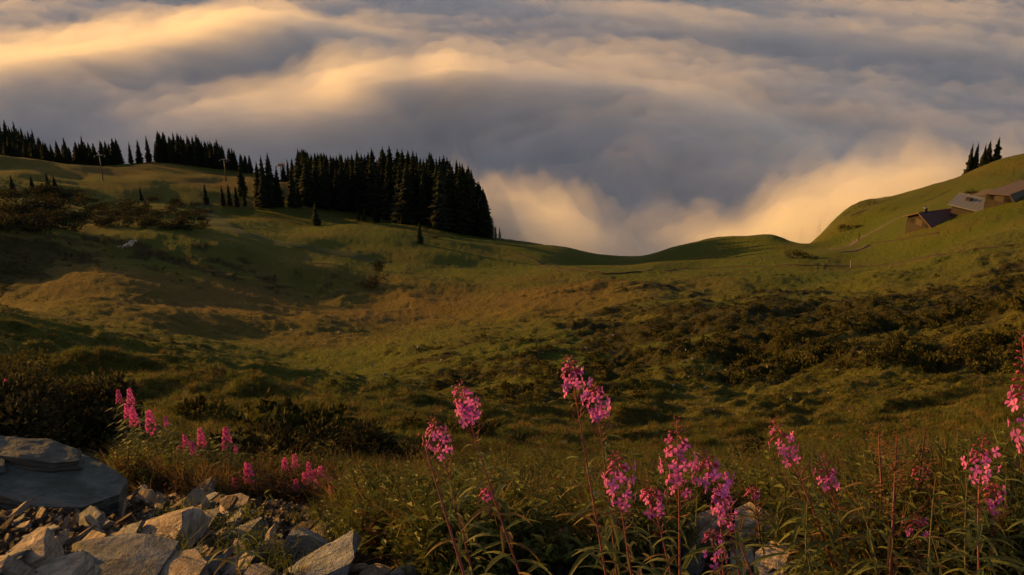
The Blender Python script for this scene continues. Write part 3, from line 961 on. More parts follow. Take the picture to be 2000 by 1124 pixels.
def sample_px(n, x0, x1, y0, y1, dens=None, seed=1):
    """places on the ground seen between these rows of the photograph"""
    g = np.random.default_rng(seed)
    px = g.uniform(x0, x1, n); py = g.uniform(y0, y1, n)
    rr = np.exp(np.linspace(math.log(2.0), math.log(520), 260))
    out = []
    for s in range(0, n, 4000):
        D = np.stack([ray(a, b) for a, b in zip(px[s:s + 4000], py[s:s + 4000])])
        X = D[:, 0:1] * rr; Y = D[:, 1:2] * rr; Z = D[:, 2:3] * rr
        below = Z < _lookup(X, Y)
        k = below.argmax(1); ok = below.any(1)
        t = rr[k] * g.uniform(.985, 1.015, len(k))
        out.append(np.stack([D[:, 0] * t, D[:, 1] * t], 1)[ok])
    q = np.concatenate(out)
    z = ground_z(q[:, 0], q[:, 1])
    return np.column_stack([q, z])

_lt = np.linspace(-.8, .8, 500); _ll = np.linspace(math.log(1.2), math.log(700), 700)
_LT, _LL = np.meshgrid(_lt, _ll)
_LZ = ground_z(np.exp(_LL) * np.sin(_LT), np.exp(_LL) * np.cos(_LT))
def _lookup(x, y):
    t = np.arctan2(x, y); l = np.log(np.hypot(x, y) + 1e-9)
    u = np.clip((t + .8) / 1.6 * 499, 0, 498.999); v = np.clip((l - _ll[0]) / (_ll[-1] - _ll[0]) * 699, 0, 698.999)
    i, j = u.astype(int), v.astype(int); fu, fv = u - i, v - j
    return (_LZ[j, i] * (1 - fu) + _LZ[j, i + 1] * fu) * (1 - fv) + (_LZ[j + 1, i] * (1 - fu) + _LZ[j + 1, i + 1] * fu) * fv

def fill(name, protos, mat, pts, s0, s1, tilt=.15, seed=3, label=None):
    g = np.random.default_rng(seed); n = len(pts)
    rot = np.column_stack([g.normal(0, tilt, n), g.normal(0, tilt, n), g.uniform(0, 6.28, n)])
    return scatter(name, protos, mat, pts, g.uniform(s0, s1, n), rot, g.integers(0, len(protos), n), label)

# pasture and heath at a distance
_pts = sample_px(60000, -20, 2020, 420, 900, seed=5)
_hd = np.hypot(_pts[:, 0], _pts[:, 1]); _hmv = heath_mask(_pts[:, 0], _pts[:, 1])
_g = np.random.default_rng(9).random(len(_pts))
_sel = (_g < _hmv * 0.22) & (_hd > 14) & (_hd < 330)
_shp = [leaf_cloud(s, 46, .34, .55, 4, up=.6) for s in (31, 32, 33)]
_hp = _pts[_sel]
_third = len(_hp) // 3
fill('heath_shrubs', _shp, M_HEATH, _hp[:_third], .16, .62, seed=11, label='low brown dwarf shrubs covering the hummocks')
fill('green_dwarf_shrubs', _shp, M_SCRUB, _hp[_third:2 * _third + _third // 2], .15, .55, seed=12, label='low green dwarf shrubs covering the hummocks')
_sel2 = (~_sel) & (_g < .52) & (_hd > 9) & (_hd < 260)
_gp = _pts[_sel2]
_t3 = [tuft(s, 26, .30, .012, .7, 2, .28) for s in (41, 42, 43)]
_third = len(_gp) // 2
fill('meadow_grass', _t3, M_GRASS, _gp[:_third + _third // 2], .18, .5, seed=13, label='short green meadow grass')
fill('dry_meadow_grass', _t3, M_STRAW, _gp[_third + _third // 2:], .18, .5, seed=14, label='dry straw coloured meadow grass')
fill('heath_grass', _t3, M_STRAW, _hp[2 * _third:][:2600], .2, .6, seed=15, label='dry grass between the dwarf shrubs')
# ---------------------------------------------------------------- stones
import bmesh
from mathutils import noise as mnoise

def rock_mesh(name, seed, dims, mat, cuts=8, side=.35, sub=2, rough=.035, layers=7, peak=False):
    r = random.Random(seed)
    bm = bmesh.new()
    bmesh.ops.create_cube(bm, size=1.0)
    for k in range(cuts):
        an = r.uniform(0, 6.283)
        if peak:
            tilt = r.uniform(.25, 1.0)
        else:
            tilt = r.choice([r.uniform(-.25, .3), r.uniform(-.1, .5), r.uniform(1.15, 1.5)])
        n = Vector((math.cos(an) * math.cos(tilt), math.sin(an) * math.cos(tilt), math.sin(tilt)))
        d = r.uniform(side, .50) if tilt < 1.1 else r.uniform(.34, .46)
        g = bm.verts[:] + bm.edges[:] + bm.faces[:]
        res = bmesh.ops.bisect_plane(bm, geom=g, plane_co=n * d, plane_no=n, clear_outer=True)
        ed = [e for e in res['geom_cut'] if isinstance(e, bmesh.types.BMEdge)]
        if ed: bmesh.ops.edgenet_fill(bm, edges=ed)
    bmesh.ops.remove_doubles(bm, verts=bm.verts, dist=.02)
    bmesh.ops.triangulate(bm, faces=bm.faces)
    for s in range(sub):
        long_ = [e for e in bm.edges if e.calc_length() > (.34 if s == 0 else .17)]
        if long_:
            bmesh.ops.subdivide_edges(bm, edges=long_, cuts=1, use_grid_fill=False)
            bmesh.ops.triangulate(bm, faces=[f for f in bm.faces if len(f.verts) > 3])
    bm.normal_update()
    off = Vector((seed * 3.7, seed * 1.3, 0))
    for v in bm.verts:
        nn = v.normal.copy(); p = v.co + off
        a = mnoise.noise(p * 2.4) * rough * .9 + mnoise.noise(p * 7.5) * rough * .7
        # splitting layers on the flanks
        st = mnoise.noise(Vector((0, seed, v.co.z * layers))) * (1 - abs(nn.z)) * rough * 2.6
        v.co += Vector((nn.x, nn.y, nn.z * .6)) * (a + st)
    for v in bm.verts:
        v.co = Vector((v.co.x * dims[0], v.co.y * dims[1], v.co.z * dims[2]))
    me = bpy.data.meshes.new(name)
    bm.normal_update(); bm.to_mesh(me); bm.free()
    me.materials.append(mat)
    return me

SLAB = [rock_mesh('stone', 400 + i, (1, .72, .26), (M_ROCK, M_ROCK, M_ROCK_GREY)[i % 3], 11, .27, 2, .03, 9) for i in range(7)]
LUMP = [rock_mesh('stone', 430 + i, (1, .8, .62), (M_ROCK, M_ROCK_GREY, M_ROCK)[i % 3], 13, .25, 2, .03) for i in range(6)]
PEAK = [rock_mesh('stone', 460 + i, (1, .8, .95), (M_ROCK, M_ROCK_GREY)[i % 2], 9, .24, 2, .035, 7, True) for i in range(4)]
SHARD = [rock_mesh('stone', 480 + i, (1, .42, .14), (M_ROCK, M_ROCK_BROWN, M_ROCK_BROWN)[i % 3], 6, .26, 1, .03) for i in range(5)]

_tr = random.Random(55)
def _tilt(rot):
    m = Matrix.Rotation(R(rot[0] + 6), 3, 'X') @ Matrix.Rotation(R(-abs(rot[1]) - _tr.uniform(2, 16)), 3, 'Y') @ Matrix.Rotation(R(rot[2]), 3, 'Z')
    return tuple(m.to_euler())

def stone(px, py, w, mesh, rot, label, group=None, r=None, lift=0.0, flat=(1, 1, 1), name='stone'):
    """px,py: where its foot stands in the photograph; w: apparent width there in pixels"""
    p = at_px(px, py, r)
    d = float(np.linalg.norm(p))
    s = w * d / FPX
    o = put(name, mesh, None, (p[0], p[1], p[2] + lift * s), _tilt(rot), (s * flat[0], s * flat[1], s * flat[2]))
    tag(o, label, 'stone', group)
    return o

# the big boulder: a layered block with a second slab lying on it
def boulder():
    p = at_px(95, 985)
    t = empty('boulder', tuple(p), R(-8)); t.scale = (1.12, .68, .62); tag(t, 'big flat topped grey boulder with a stepped upper slab in front of the dark bushes', 'boulder')
    def block(name, outline, z0, z1, inset, seed, mat):
        bm = bmesh.new(); r = random.Random(seed)
        n = len(outline); rings = []
        zs = [0, .25, .5, .8, 1.0]
        ins = [inset, inset * .55, inset * .15, 0, .02]
        for zz, i_ in zip(zs, ins):
            rings.append([bm.verts.new((x * (1 - i_) + r.gauss(0, .006), y * (1 - i_) + r.gauss(0, .006), z0(x, y) * (1 - zz) + z1(x, y) * zz)) for x, y in outline])
        for a, b in zip(rings[:-1], rings[1:]):
            for k in range(n):
                bm.faces.new((a[k], a[(k + 1) % n], b[(k + 1) % n], b[k]))
        bm.faces.new(rings[-1]); bm.faces.new(rings[0][::-1])
        bmesh.ops.triangulate(bm, faces=bm.faces)
        for s in range(3):
            L = [e for e in bm.edges if e.calc_length() > (.16, .08, .05)[s]]
            bmesh.ops.subdivide_edges(bm, edges=L, cuts=1); bmesh.ops.triangulate(bm, faces=[f for f in bm.faces if len(f.verts) > 3])
        bm.normal_update()
        for v in bm.verts:
            q = v.co * 5 + Vector((seed, 0, 0))
            v.co += v.normal * (mnoise.noise(q) * .022 + mnoise.noise(q * 3.1) * .009 + mnoise.noise(Vector((seed, 0, v.co.z * 38))) * (1 - abs(v.normal.z)) * .014)
        me = bpy.data.meshes.new(name); bm.to_mesh(me); bm.free(); me.materials.append(mat)
        return me
    o1 = [(-.66, -.24), (-.40, -.34), (-.10, -.30), (.10, -.36), (.28, -.27), (.38, -.10), (.36, .08), (.12, .26), (-.16, .34), (-.5, .36), (-.72, .2)]
    body = put('body', block('body', o1, lambda x, y: -.06 + 0 * x, lambda x, y: .30 - .10 * x + .10 * y - (.10 * max(0, x) if x > 0 else 0), .20, 5, M_ROCK_DARK), t)
    o2 = [(-.20, .02), (.06, -.01), (.16, .06), (.12, .20), (-.06, .26), (-.22, .22)]
    put('upper_slab', block('upper_slab', o2, lambda x, y: .28, lambda x, y: .385 - .04 * x + .06 * y, -.06, 9, M_ROCK_DARK), t)
    o3 = [(-.66, -.14), (-.36, -.22), (-.14, -.08), (-.20, .10), (-.5, .16)]
    put('side_slab', block('side_slab', o3, lambda x, y: .29, lambda x, y: .37 + .03 * y, -.04, 13, M_ROCK_DARK), t)
    return t
boulder()

ST = [ # px, py(foot), w, mesh, rotation, label
 (22, 872, 78, LUMP[0], (0, 12, 20), 'pale sunlit stone behind the left end of the big boulder'),
 (278, 944, 62, SLAB[0], (4, 8, 10), 'thin golden slab at the right edge of the big boulder'),
 (268, 966, 78, SLAB[1], (0, -6, -4), 'brown slab lying under the thin golden one'),
 (330, 958, 55, SLAB[4], (5, 6, 40), 'small tan stone between the golden slab and the upright pale stone'),
 (372, 1000, 66, PEAK[0], (0, 10, 30), 'upright pale rounded stone at the back of the pile'),
 (398, 972, 50, LUMP[2], (10, 15, 60), 'pale stone leaning behind the upright one'),
 (385, 1030, 92, SLAB[2], (8, 22, -18), 'tilted golden slab with rippled grain in the middle of the pile'),
 (450, 992, 70, SLAB[3], (0, 4, 5), 'flat pitted slab with a lit rim at the back right of the pile'),
 (478, 1003, 30, LUMP[4], (0, 0, 80), 'small golden block at the right tip of the pitted slab'),
 (448, 1030, 60, SLAB[5], (0, -14, 30), 'reddish stone below the pitted slab'),
 (262, 1062, 84, SLAB[6], (6, 12, 15), 'yellow lit slab leaning at the left end of the long slab'),
 (325, 1064, 190, SLAB[1], (12, 14, -14), 'long rippled slab lying across the middle of the pile'),
 (316, 1110, 96, LUMP[1], (0, -5, 10), 'rounded grey banded stone under the long slab'),
 (372, 1105, 66, LUMP[4], (0, 0, 50), 'dark grey stone beside the banded one'),
 (408, 1118, 78, PEAK[1], (0, -12, 70), 'tall pale wedge standing left of the green shoot'),
 (74, 1108, 118, LUMP[3], (4, 6, -20), 'grey block near the lower left corner'),
 (4, 1124, 84, LUMP[5], (0, 10, 40), 'light grey stone cut by the left edge at the bottom'),
 (172, 1082, 118, SLAB[0], (10, -16, 24), 'striped tan slab tilted to the left in front of the dark hollow'),
 (176, 1052, 40, PEAK[2], (0, 5, 0), 'small pale triangular stone above the striped slab'),
 (222, 1118, 210, SLAB[2], (9, 7, -12), 'large bluish grey slab at the bottom of the pile'),
 (130, 1130, 160, SLAB[4], (6, -10, 14), 'orange edged slab at the bottom left of the pile'),
 (330, 1140, 150, SLAB[3], (4, 5, -8), 'low stone cut by the bottom edge under the banded stone'),
 (484, 1060, 98, LUMP[1], (-8, 10, 120), 'smooth grey stone behind the green shoot'),
 (520, 1090, 72, PEAK[0], (0, -8, 200), 'cream stone with curved bands right of the green shoot'),
 (586, 1092, 112, PEAK[3], (0, 0, 15), 'pointed stone with one golden and one grey face'),
 (634, 1050, 66, SLAB[0], (4, 8, 160), 'golden flat stone behind the pointed stone'),
 (650, 1078, 36, LUMP[2], (0, 0, 10), 'small golden stone right of the pointed stone'),
 (612, 1132, 176, SLAB[5], (8, -8, 12), 'wide mossy slab with a lit edge at the bottom right of the pile'),
 (500, 1138, 110, SLAB[1], (2, 6, 60), 'low pale slab at the bottom edge beside the green shoot'),
 (728, 1128, 74, SLAB[6], (0, 6, -10), 'pale flat stone at the bottom edge right of the pile'),
 (802, 1128, 76, PEAK[1], (0, 10, 100), 'pointed tan stone at the bottom edge left of the leaning red stem'),
 (860, 1120, 40, LUMP[3], (0, 0, 30), 'small grey stone beside the foot of the leaning red stem'),
 (1112, 1098, 90, LUMP[0], (5, 8, 200), 'cream stone half hidden by leaves below the tallest flower'),
 (1130, 1070, 60, SLAB[2], (0, -8, 40), 'bluish stone lying on top of the cream one below the tallest flower'),
 (1060, 1112, 44, LUMP[2], (0, 8, 10), 'small brown stone left of the cream one'),
 (1372, 1085, 112, LUMP[2], (6, 10, 50), 'orange lit stone with rippled bands below the pink double flower'),
 (1398, 1052, 66, LUMP[0], (0, -8, 80), 'peach coloured stone behind the orange rippled one'),
 (1345, 1116, 60, SLAB[2], (0, 25, 60), 'grey slab leaning before the orange rippled stone'),
 (1488, 1076, 110, LUMP[3], (5, 8, 10), 'cracked stone with dark clefts between two leaning stems'),
 (1470, 1058, 60, SLAB[0], (0, 10, 10), 'yellow stone touching the left side of the cracked one'),
 (1448, 1122, 64, LUMP[4], (0, 0, 50), 'grey stone at the bottom edge under the cracked one'),
 (1510, 1124, 80, SLAB[3], (5, -8, 70), 'pale slab at the bottom edge right of the cracked stone'),
 (1545, 1100, 54, SLAB[4], (0, 10, 20), 'small tan slab among leaves right of the cracked stone'),
 (1690, 1120, 60, LUMP[1], (0, 0, 10), 'grey stone among leaves at the bottom right'),
 (1725, 1124, 50, SLAB[6], (0, 10, 100), 'pinkish stone at the foot of the brown herb'),
 (1600, 921, 96, SLAB[1], (2, 3, -6), 'long low sunlit stone on the near slope behind the small pink flower'),
 (1640, 950, 44, LUMP[1], (0, 0, 20), 'small bluish stone below the long low one'),
 (1062, 884, 24, LUMP[0], (0, 0, 20), 'tiny pale stone above the patch of stones in the middle'),
 (1078, 920, 34, SLAB[0], (0, 5, 30), 'left of two pale flat stones behind the tallest stem'),
 (1108, 922, 30, SLAB[3], (0, 5, 10), 'right of two pale flat stones behind the tallest stem'),
 (1040, 922, 18, LUMP[2], (0, 0, 60), 'tiny pale stone left of the two flat ones'),
 (1100, 866, 16, LUMP[0], (0, 0, 10), 'tiny bright stone above the two pale flat ones'),
 (708, 839, 12, LUMP[0], (0, 0, 15), 'single white stone on the meadow above the long bush'),
 (1950, 908, 26, LUMP[0], (0, 0, 15), 'pale stone beside the flower near the right edge'),
 (1868, 968, 24, SLAB[0], (0, 0, 35), 'pale flat stone left of the flower near the right edge'),
 (1848, 886, 26, SLAB[3], (0, 0, 5), 'cream flat stone on the slope left of the flower near the right edge'),
]
for i, (px, py, w, me, rot, l) in enumerate(ST):
    stone(px, py, w * (1.2 if px > 1030 and py > 1040 else 1), me, rot, l, None, None, .22 if px > 1030 and py > 1040 else 0.02 if w < 60 else 0.05)
_r2 = random.Random(77)
for i in range(190):
    px = _r2.uniform(-10, 740); py = _r2.uniform(962, 1124)
    if px > 470 and py < 1010 + (px - 470) * .18: continue
    if px < 245 and py < 1000: continue
    s = stone(px, py, _r2.choice([_r2.uniform(20, 48), _r2.uniform(40, 92)]), _r2.choice(SHARD + SHARD[:1] * 4 + SLAB), (_r2.uniform(-25, 25), _r2.uniform(-30, 30), _r2.uniform(0, 360)),
              'small broken shard in the stone pile, %s' % ('under the big boulder' if px < 240 and py < 1060 else 'along its bottom left' if px < 300 else 'around the green shoot' if px < 540 else 'at its right end') + (' towards the grass' if py < 1030 and px > 240 else ''), 'small shards of the stone pile', None, .10, (1, 1, _r2.uniform(.45, .9)))
for px, py, a in ((150, 1035, 70), (128, 1042, 60), (240, 1012, 65), (186, 1040, 120), (262, 985, 50)):
    stone(px, py, 46, SHARD[0], (0, -a, _r2.uniform(-30, 30)), 'thin spiky shard standing on edge under the boulder', 'thin spiky shards under the boulder', None, .3)
for i in range(110):   # pebbles on the far slopes
    px = _r2.choice([_r2.uniform(900, 1750), _r2.uniform(450, 900), _r2.uniform(1000, 1450)]); py = _r2.uniform(640, 900)
    p = at_px(px, py); d = float(np.linalg.norm(p)); 
    if d < 12: continue
    s = _r2.uniform(2.5, 7.5) * d / FPX
    o = put('stone', _r2.choice(LUMP[:3]), None, (p[0], p[1], p[2] + s * .3), (0, 0, _r2.uniform(0, 6.28)), s)
    tag(o, 'little pale stone lying in the grass of the slope', 'stone', 'little pale stones strewn over the grassy slopes')
# pale outcrop on the left knoll
t = empty('rock_outcrop', tuple(at_px(243, 484))); tag(t, 'pale broken outcrop at the left shoulder of the shaded knoll', 'rock outcrop')
for dx, dy, dz, s, k in ((-1.2, 0, .2, 1.6, 0), (0.2, .5, .3, 2.0, 2), (1.3, .6, .8, 1.6, 1), (-.3, -.6, .0, 1.2, 0), (2.0, 1.4, 1.0, 1.0, 2)):
    put('rock', (SLAB + LUMP)[k * 3], t, (dx, dy, dz), (.2, -.3, dx), s)

# loose shards and gravel under the stones
class _FromMesh:
    def __init__(self, me, s=1.0):
        self.v = [tuple(v.co * s) for v in me.vertices]; self.f = [tuple(p.vertices) for p in me.polygons]
_chips = [_FromMesh(rock_mesh('chip', 500 + i, (1, .6, .22), M_ROCK_BROWN, 5, .28, 0)) for i in range(4)]
_a = sample_px(5200, -30, 690, 935, 1135, seed=21); _b = sample_px(1500, 1020, 1760, 1030, 1140, seed=22)
fill('loose_shards', _chips, M_ROCK_BROWN, np.concatenate([_a, _b]), .012, .065, .6, 23, 'loose dark shards between the stones')
_b = sample_px(1100, -30, 690, 960, 1135, seed=25)
fill('pale_chips', _chips, M_ROCK, _b, .012, .055, .6, 26, 'pale chips scattered between the stones')

# ---------------------------------------------------------------- fireweed
def leaf_mesh(seed, droop, mat, curl=.15):
    r = random.Random(seed); m = MB(); n = 6; prev = None
    for k in range(n + 1):
        t = k / n
        x = t * (1 - .18 * droop * t); z = .30 * t - droop * .75 * t * t
        w = .060 * math.sin(math.pi * min(1, t * .93 + .05)) ** .8 * (1 - .3 * t) + .002
        y0 = .04 * math.sin(t * 3 + seed)
        a = (x, y0 - w, z + w * curl * 2.5); c = (x, y0, z); b = (x, y0 + w, z + w * curl * 2.5)
        if prev: m.quad(prev[0], prev[1], c, a); m.quad(prev[1], prev[2], b, c)
        prev = (a, c, b)
    return m
LEAF = [leaf_mesh(s, d, M_LEAF).mesh('leaf', mt, True) for s, d, mt in ((1, .75, M_LEAF), (2, .95, M_LEAF), (3, .55, M_LEAF), (4, 1.1, M_LEAF), (5, .85, M_LEAF_OLD), (6, 1.0, M_LEAF))]

def flower_mesh(seed, mat, open_=1.0):
    r = random.Random(seed); m = MB()
    for k in range(4):
        an = k * math.pi / 2 + r.uniform(-.15, .15); ca, sa = math.cos(an), math.sin(an)
        pr = None
        for t, w, fwd in ((.08, .05, .0), (.5, .26, .10), (.85, .34, .16), (1.0, .14, .14)):
            c = Vector((fwd * (1.6 - open_) + .04 * r.random(), ca * t, sa * t)); s = Vector((0, -sa, ca)) * w
            a, b = c - s, c + s
            if pr: m.quad(tuple(pr[0]), tuple(pr[1]), tuple(b), tuple(a))
            pr = (a, b)
    for k in range(5):
        an = r.uniform(0, 6.28); d = Vector((.55, .22 * math.cos(an), .22 * math.sin(an) - .2))
        m.tri((0, .03, 0), (0, -.03, 0), tuple(d))
    m.tube([(-1.0, 0, -.25), (-.4, 0, -.05), (0, 0, 0)], [.035, .045, .05], 3)
    for v in range(len(m.v)): m.v[v] = tuple(q * .5 for q in m.v[v])
    return m
M_PETAL_V = flat_mat('violet_pink_petal', (0.50, 0.10, 0.46), 0.6, 0.25, trans=0.4, var=.18, scale=60, obj_var=.2)
FLOWER = [flower_mesh(s, m_, o).mesh('flower', m_) for s, m_, o in ((1, M_PETAL, 1), (2, M_PETAL, .8), (3, M_PETAL, .5), (4, M_PETAL, .9), (5, M_PETAL_V, .9))]
_bm = MB(); _bm.tube([(0, 0, 0), (.45, 0, .02), (.6, 0, -.02), (.85, 0, -.12), (1.0, 0, -.2)], [.03, .04, .12, .12, .02], 5)
BUD = _bm.mesh('bud', M_BUD, True)
_bm = MB(); _bm.tube([(0, 0, 0), (.3, 0, .08), (.7, 0, .22), (1, 0, .42)], [.014, .03, .03, .010], 4)
POD = _bm.mesh('seed_pod', M_STEM, True)

def bez(p0, p1, p2, t):
    return p0 * (1 - t) ** 2 + p1 * 2 * t * (1 - t) + p2 * t * t

def fireweed(tip, via, r, label, flowers=24, cl=(.06, .17), wide=.030, leaves=30, leaf_len=.095, pods=10, buds=18, group=None,
             stem_rad=.0042, name='fireweed', leaf_from=None, fsize=.024, lean_y=0.0, stem_mat=None):
    """tip, via: two pixels on its stem; r: distance; cl: metres below the tip where open flowers begin and end"""
    q = random.Random(int(tip[0] * 13 + tip[1]))
    T = Vector(P(tip[0], tip[1], r)); Vv = Vector(P(via[0], via[1], r * (1.0 + lean_y)))
    d = (Vv - T).normalized(); s = (Vv - T).length
    # follow the stem down to the ground
    while s < 4:
        p = T + d * s + Vector((0, 0, -.25 * 0))
        if p.z < gz(p.x, p.y): break
        s += .02
    B = T + d * s; B.z = gz(B.x, B.y) - .01
    t = empty(name, tuple(B)); tag(t, label, 'flower', group)
    p0 = Vector((0, 0, 0)); p2 = T - B
    side = Vector((d.y, -d.x, 0)) * q.uniform(-.05, .05) + Vector((q.uniform(-.02, .02), 0, .02))
    p1 = p2 * .5 + side
    L = p2.length
    pts = [bez(p0, p1, p2, k / 14) for k in range(15)]
    m = MB(); m.tube([tuple(p) for p in pts], [stem_rad * (1 - .72 * k / 14) for k in range(15)], 6)
    m.build('stem', stem_mat or M_STEM, t, True)
    def at(dist):      # dist metres below the tip
        u = max(0, 1 - dist / L)
        a = bez(p0, p1, p2, u); b = bez(p0, p1, p2, min(1, u + .02) if u < .98 else 1.0); c = bez(p0, p1, p2, max(0, u - .02))
        return a, (b - c).normalized()
    def ring(me, nm, dist, out, yaw, pitch, sc):
        p, ax = at(dist)
        dirn = Vector((math.cos(yaw) * math.cos(pitch), math.sin(yaw) * math.cos(pitch), math.sin(pitch)))
        rot = dirn.to_track_quat('X', 'Z').to_euler()
        o = put(nm, me, t, tuple(p + dirn * out), tuple(rot), sc)
        return o
    ga = 2.39996
    for k in range(buds):
        f = k / max(1, buds - 1)
        ring(BUD, 'bud', .002 + f * cl[0] * 1.15, .0, k * ga, .9 - 1.3 * f, .012 + .020 * f)
    flowers = int(flowers * .82)
    for k in range(flowers):
        f = (k + .5) / flowers
        dist = cl[0] + f * (cl[1] - cl[0])
        o_ = wide * (.55 + .45 * math.sin(math.pi * min(1, f * .8 + .25))) * q.uniform(.55, 1.4)
        ring(q.choice(FLOWER), 'flower', dist, o_, k * ga + q.uniform(-.3, .3), q.uniform(-.25, .25), fsize * 1.15 * q.uniform(.85, 1.2))
    for k in range(pods):
        f = (k + .5) / max(1, pods)
        ring(POD, 'seed_pod', cl[1] + .005 + f * .07, 0, k * ga + 1, q.uniform(.2, .6), q.uniform(.035, .055))
    lf = (cl[1] + .05 + .0 * pods) if leaf_from is None else leaf_from
    if name == 'fireweed': leaves = int(leaves * 1.45); leaf_len *= 1.1
    for k in range(leaves):
        f = (k + .5) / leaves
        dist = lf + f * max(.1, (L - lf - .04))
        if dist > L - .03: continue
        sc = leaf_len * (.55 + .6 * min(1, f * 3)) * q.uniform(.75, 1.2)
        ring(LEAF[0 if f > 2 else q.randrange(6)], 'leaf', dist, .002, k * ga + q.uniform(-.3, .3), q.uniform(-.1, .45), sc)
    return t

fireweed((897, 748), (1025, 1115), 2.6, 'fireweed with one round pink head, its red stem leaning from upper left to lower right', 26, (.035, .105), .031, 30)
fireweed((845, 818), (892, 1010), 2.95, 'fireweed with a low pink head just right of the bare leaning red stem', 20, (.03, .11), .032, 26)
fireweed((825, 852), (905, 1110), 2.4, 'thick bare red fireweed stem leaning at the left of the flowering stems', 0, (.01, .02), .02, 12, pods=5, buds=4, stem_rad=.0062, leaf_from=.38)
fireweed((1112, 698), (1152, 930), 2.5, 'tallest fireweed in the middle with its flowers below a thin red spire', 18, (.03, .10), .034, 22, leaf_from=.24)
fireweed((1160, 752), (1182, 960), 2.72, 'fireweed whose pink head touches the tallest one on its right', 22, (.02, .10), .031, 34, leaf_from=.14)
fireweed((1203, 886), (1246, 1110), 2.4, 'fireweed with a drooping pink head right of the tallest stem', 24, (.03, .125), .033, 24)
fireweed((1268, 955), (1300, 1115), 2.6, 'small fireweed head tucked low between two larger ones', 14, (.012, .06), .028, 20)
fireweed((1322, 818), (1322, 1010), 2.5, 'fireweed with the fullest pink head and a tall red bud spire', 34, (.06, .185), .036, 26)
fireweed((1376, 884), (1440, 1060), 2.5, 'fireweed with a wide head touching the fullest head on its right', 26, (.03, .11), .036, 24)
fireweed((1405, 955), (1432, 1100), 2.7, 'fading fireweed head hanging below the wide head', 14, (.02, .10), .025, 16)
fireweed((1508, 820), (1588, 1030), 3.0, 'fireweed with loose flowers on a stem leaning right, right of the middle', 16, (.045, .135), .038, 26)
fireweed((1606, 890), (1640, 1040), 3.0, 'fireweed with a small pink head before the long low stone', 13, (.05, .10), .028, 22)
fireweed((1921, 852), (1923, 1060), 2.8, 'fireweed with a pink head under a leafy red spire near the right edge', 18, (.045, .115), .033, 28)
fireweed((1944, 950), (1950, 1090), 3.0, 'small faded fireweed head just below the one near the right edge', 10, (.012, .065), .022, 18)
fireweed((1996, 652), (2003, 1010), 2.3, 'fireweed cut by the right edge with a very long red bud spire', 24, (.125, .245), .032, 26, buds=46)
fireweed((1797, 915), (1800, 1040), 3.4, 'little pink fireweed tops between the brown herb and the right edge', 8, (.01, .05), .028, 20)
fireweed((1794, 1012), (1800, 1100), 3.0, 'low fireweed with salmon pink flowers at the lower right', 9, (.012, .055), .032, 16)
fireweed((1390, 1040), (1400, 1110), 2.7, 'low fireweed with sparse rosy flowers in front of the orange stone', 10, (.01, .09), .03, 14)
fireweed((950, 955), (962, 1070), 3.3, 'small pink fireweed head low between the two left stems', 7, (.01, .04), .02, 16)
fireweed((1468, 955), (1480, 1060), 3.4, 'tiny pink fireweed tip right of the fading head', 5, (.01, .035), .014, 16)
fireweed((1412, 985), (1420, 1080), 3.0, 'rosy fireweed flower close under the fading head', 5, (.01, .04), .016, 12)

# leafy shoots without flowers
_r3 = random.Random(5)
for i in range(84):
    px = _r3.uniform(700, 2030)
    if i % 3 == 0: px = _r3.uniform(1550, 2030)
    py = _r3.uniform(930, 1085) if px > 1500 else _r3.uniform(945, 1090)
    r = _r3.uniform(2.6, 4.8)
    if any(abs(px - cx_) < w_ * .9 for cx_, _y, w_ in ((1105, 0, 62), (1372, 0, 80), (1488, 0, 90), (790, 0, 70))): continue
    fireweed((px, py), (px + _r3.uniform(-10, 30), py + 120), r, 'leafy flowerless fireweed shoot at the bottom, %s' % ('between the pile and the left stems' if px < 900 else 'between the two left stems and the tallest one' if px < 1100 else 'around the fullest pink head' if px < 1480 else 'below the small head by the low stone' if px < 1700 else 'round the brown dock' if px < 1850 else 'near the right edge'), 0, (.0, .0), .02,
             _r3.randrange(16, 26), _r3.uniform(.075, .105), pods=0, buds=0, group='flowerless fireweed shoots along the bottom', name='fireweed_shoot', leaf_from=.01,
             stem_mat=M_STEM_GREEN)
fireweed((468, 1036), (474, 1124), 2.9, 'green leafy fireweed shoot standing in front of the stone pile', 0, (.0, .0), .02, 30, .10, pods=0, buds=0, name='fireweed_shoot', leaf_from=.005, stem_mat=M_STEM_GREEN)

# brown seeding docks at the right
def dock(tip, via, r, label, n=5):
    q = random.Random(int(tip[0]))
    T = Vector(P(*tip, r)); Vv = Vector(P(*via, r)); d = (Vv - T).normalized(); s = .3
    while s < 4 and (T + d * s).z > gz((T + d * s).x, (T + d * s).y): s += .02
    B = T + d * s
    t = empty('dock_plant', tuple(B)); tag(t, label, 'plant')
    up = T - B
    m = MB(); m.tube([(0, 0, 0), tuple(up * .5), tuple(up)], [.006, .0045, .002], 5); m.build('stem', M_STEM, t, True)
    for k in range(n + 1):
        f = 1 - .42 * k / n
        base = up * (f - .12); an = k * 2.4; top = base + Vector((math.cos(an) * .07, math.sin(an) * .07, .13)) * (1.0 if k else 1) 
        if k == 0: base, top = up * .8, up
        mm = MB(); mm.tube([tuple(base), tuple(top)], [.002, .001], 3)
        for j in range(34):
            p = base.lerp(top, q.random()) + Vector((q.gauss(0, .008), q.gauss(0, .008), q.gauss(0, .006)))
            e = .0045
            mm.quad(tuple(p + Vector((-e, 0, 0))), tuple(p + Vector((0, -e, e * .5))), tuple(p + Vector((e, 0, e))), tuple(p + Vector((0, e, e * .3))))
        mm.build('seed_head', M_RUST, t)
    for k in range(10):
        put('leaf', LEAF[4 if k % 2 else 1], t, tuple(up * (.08 + .055 * k)), (0, -.2, k * 2.4), .13)
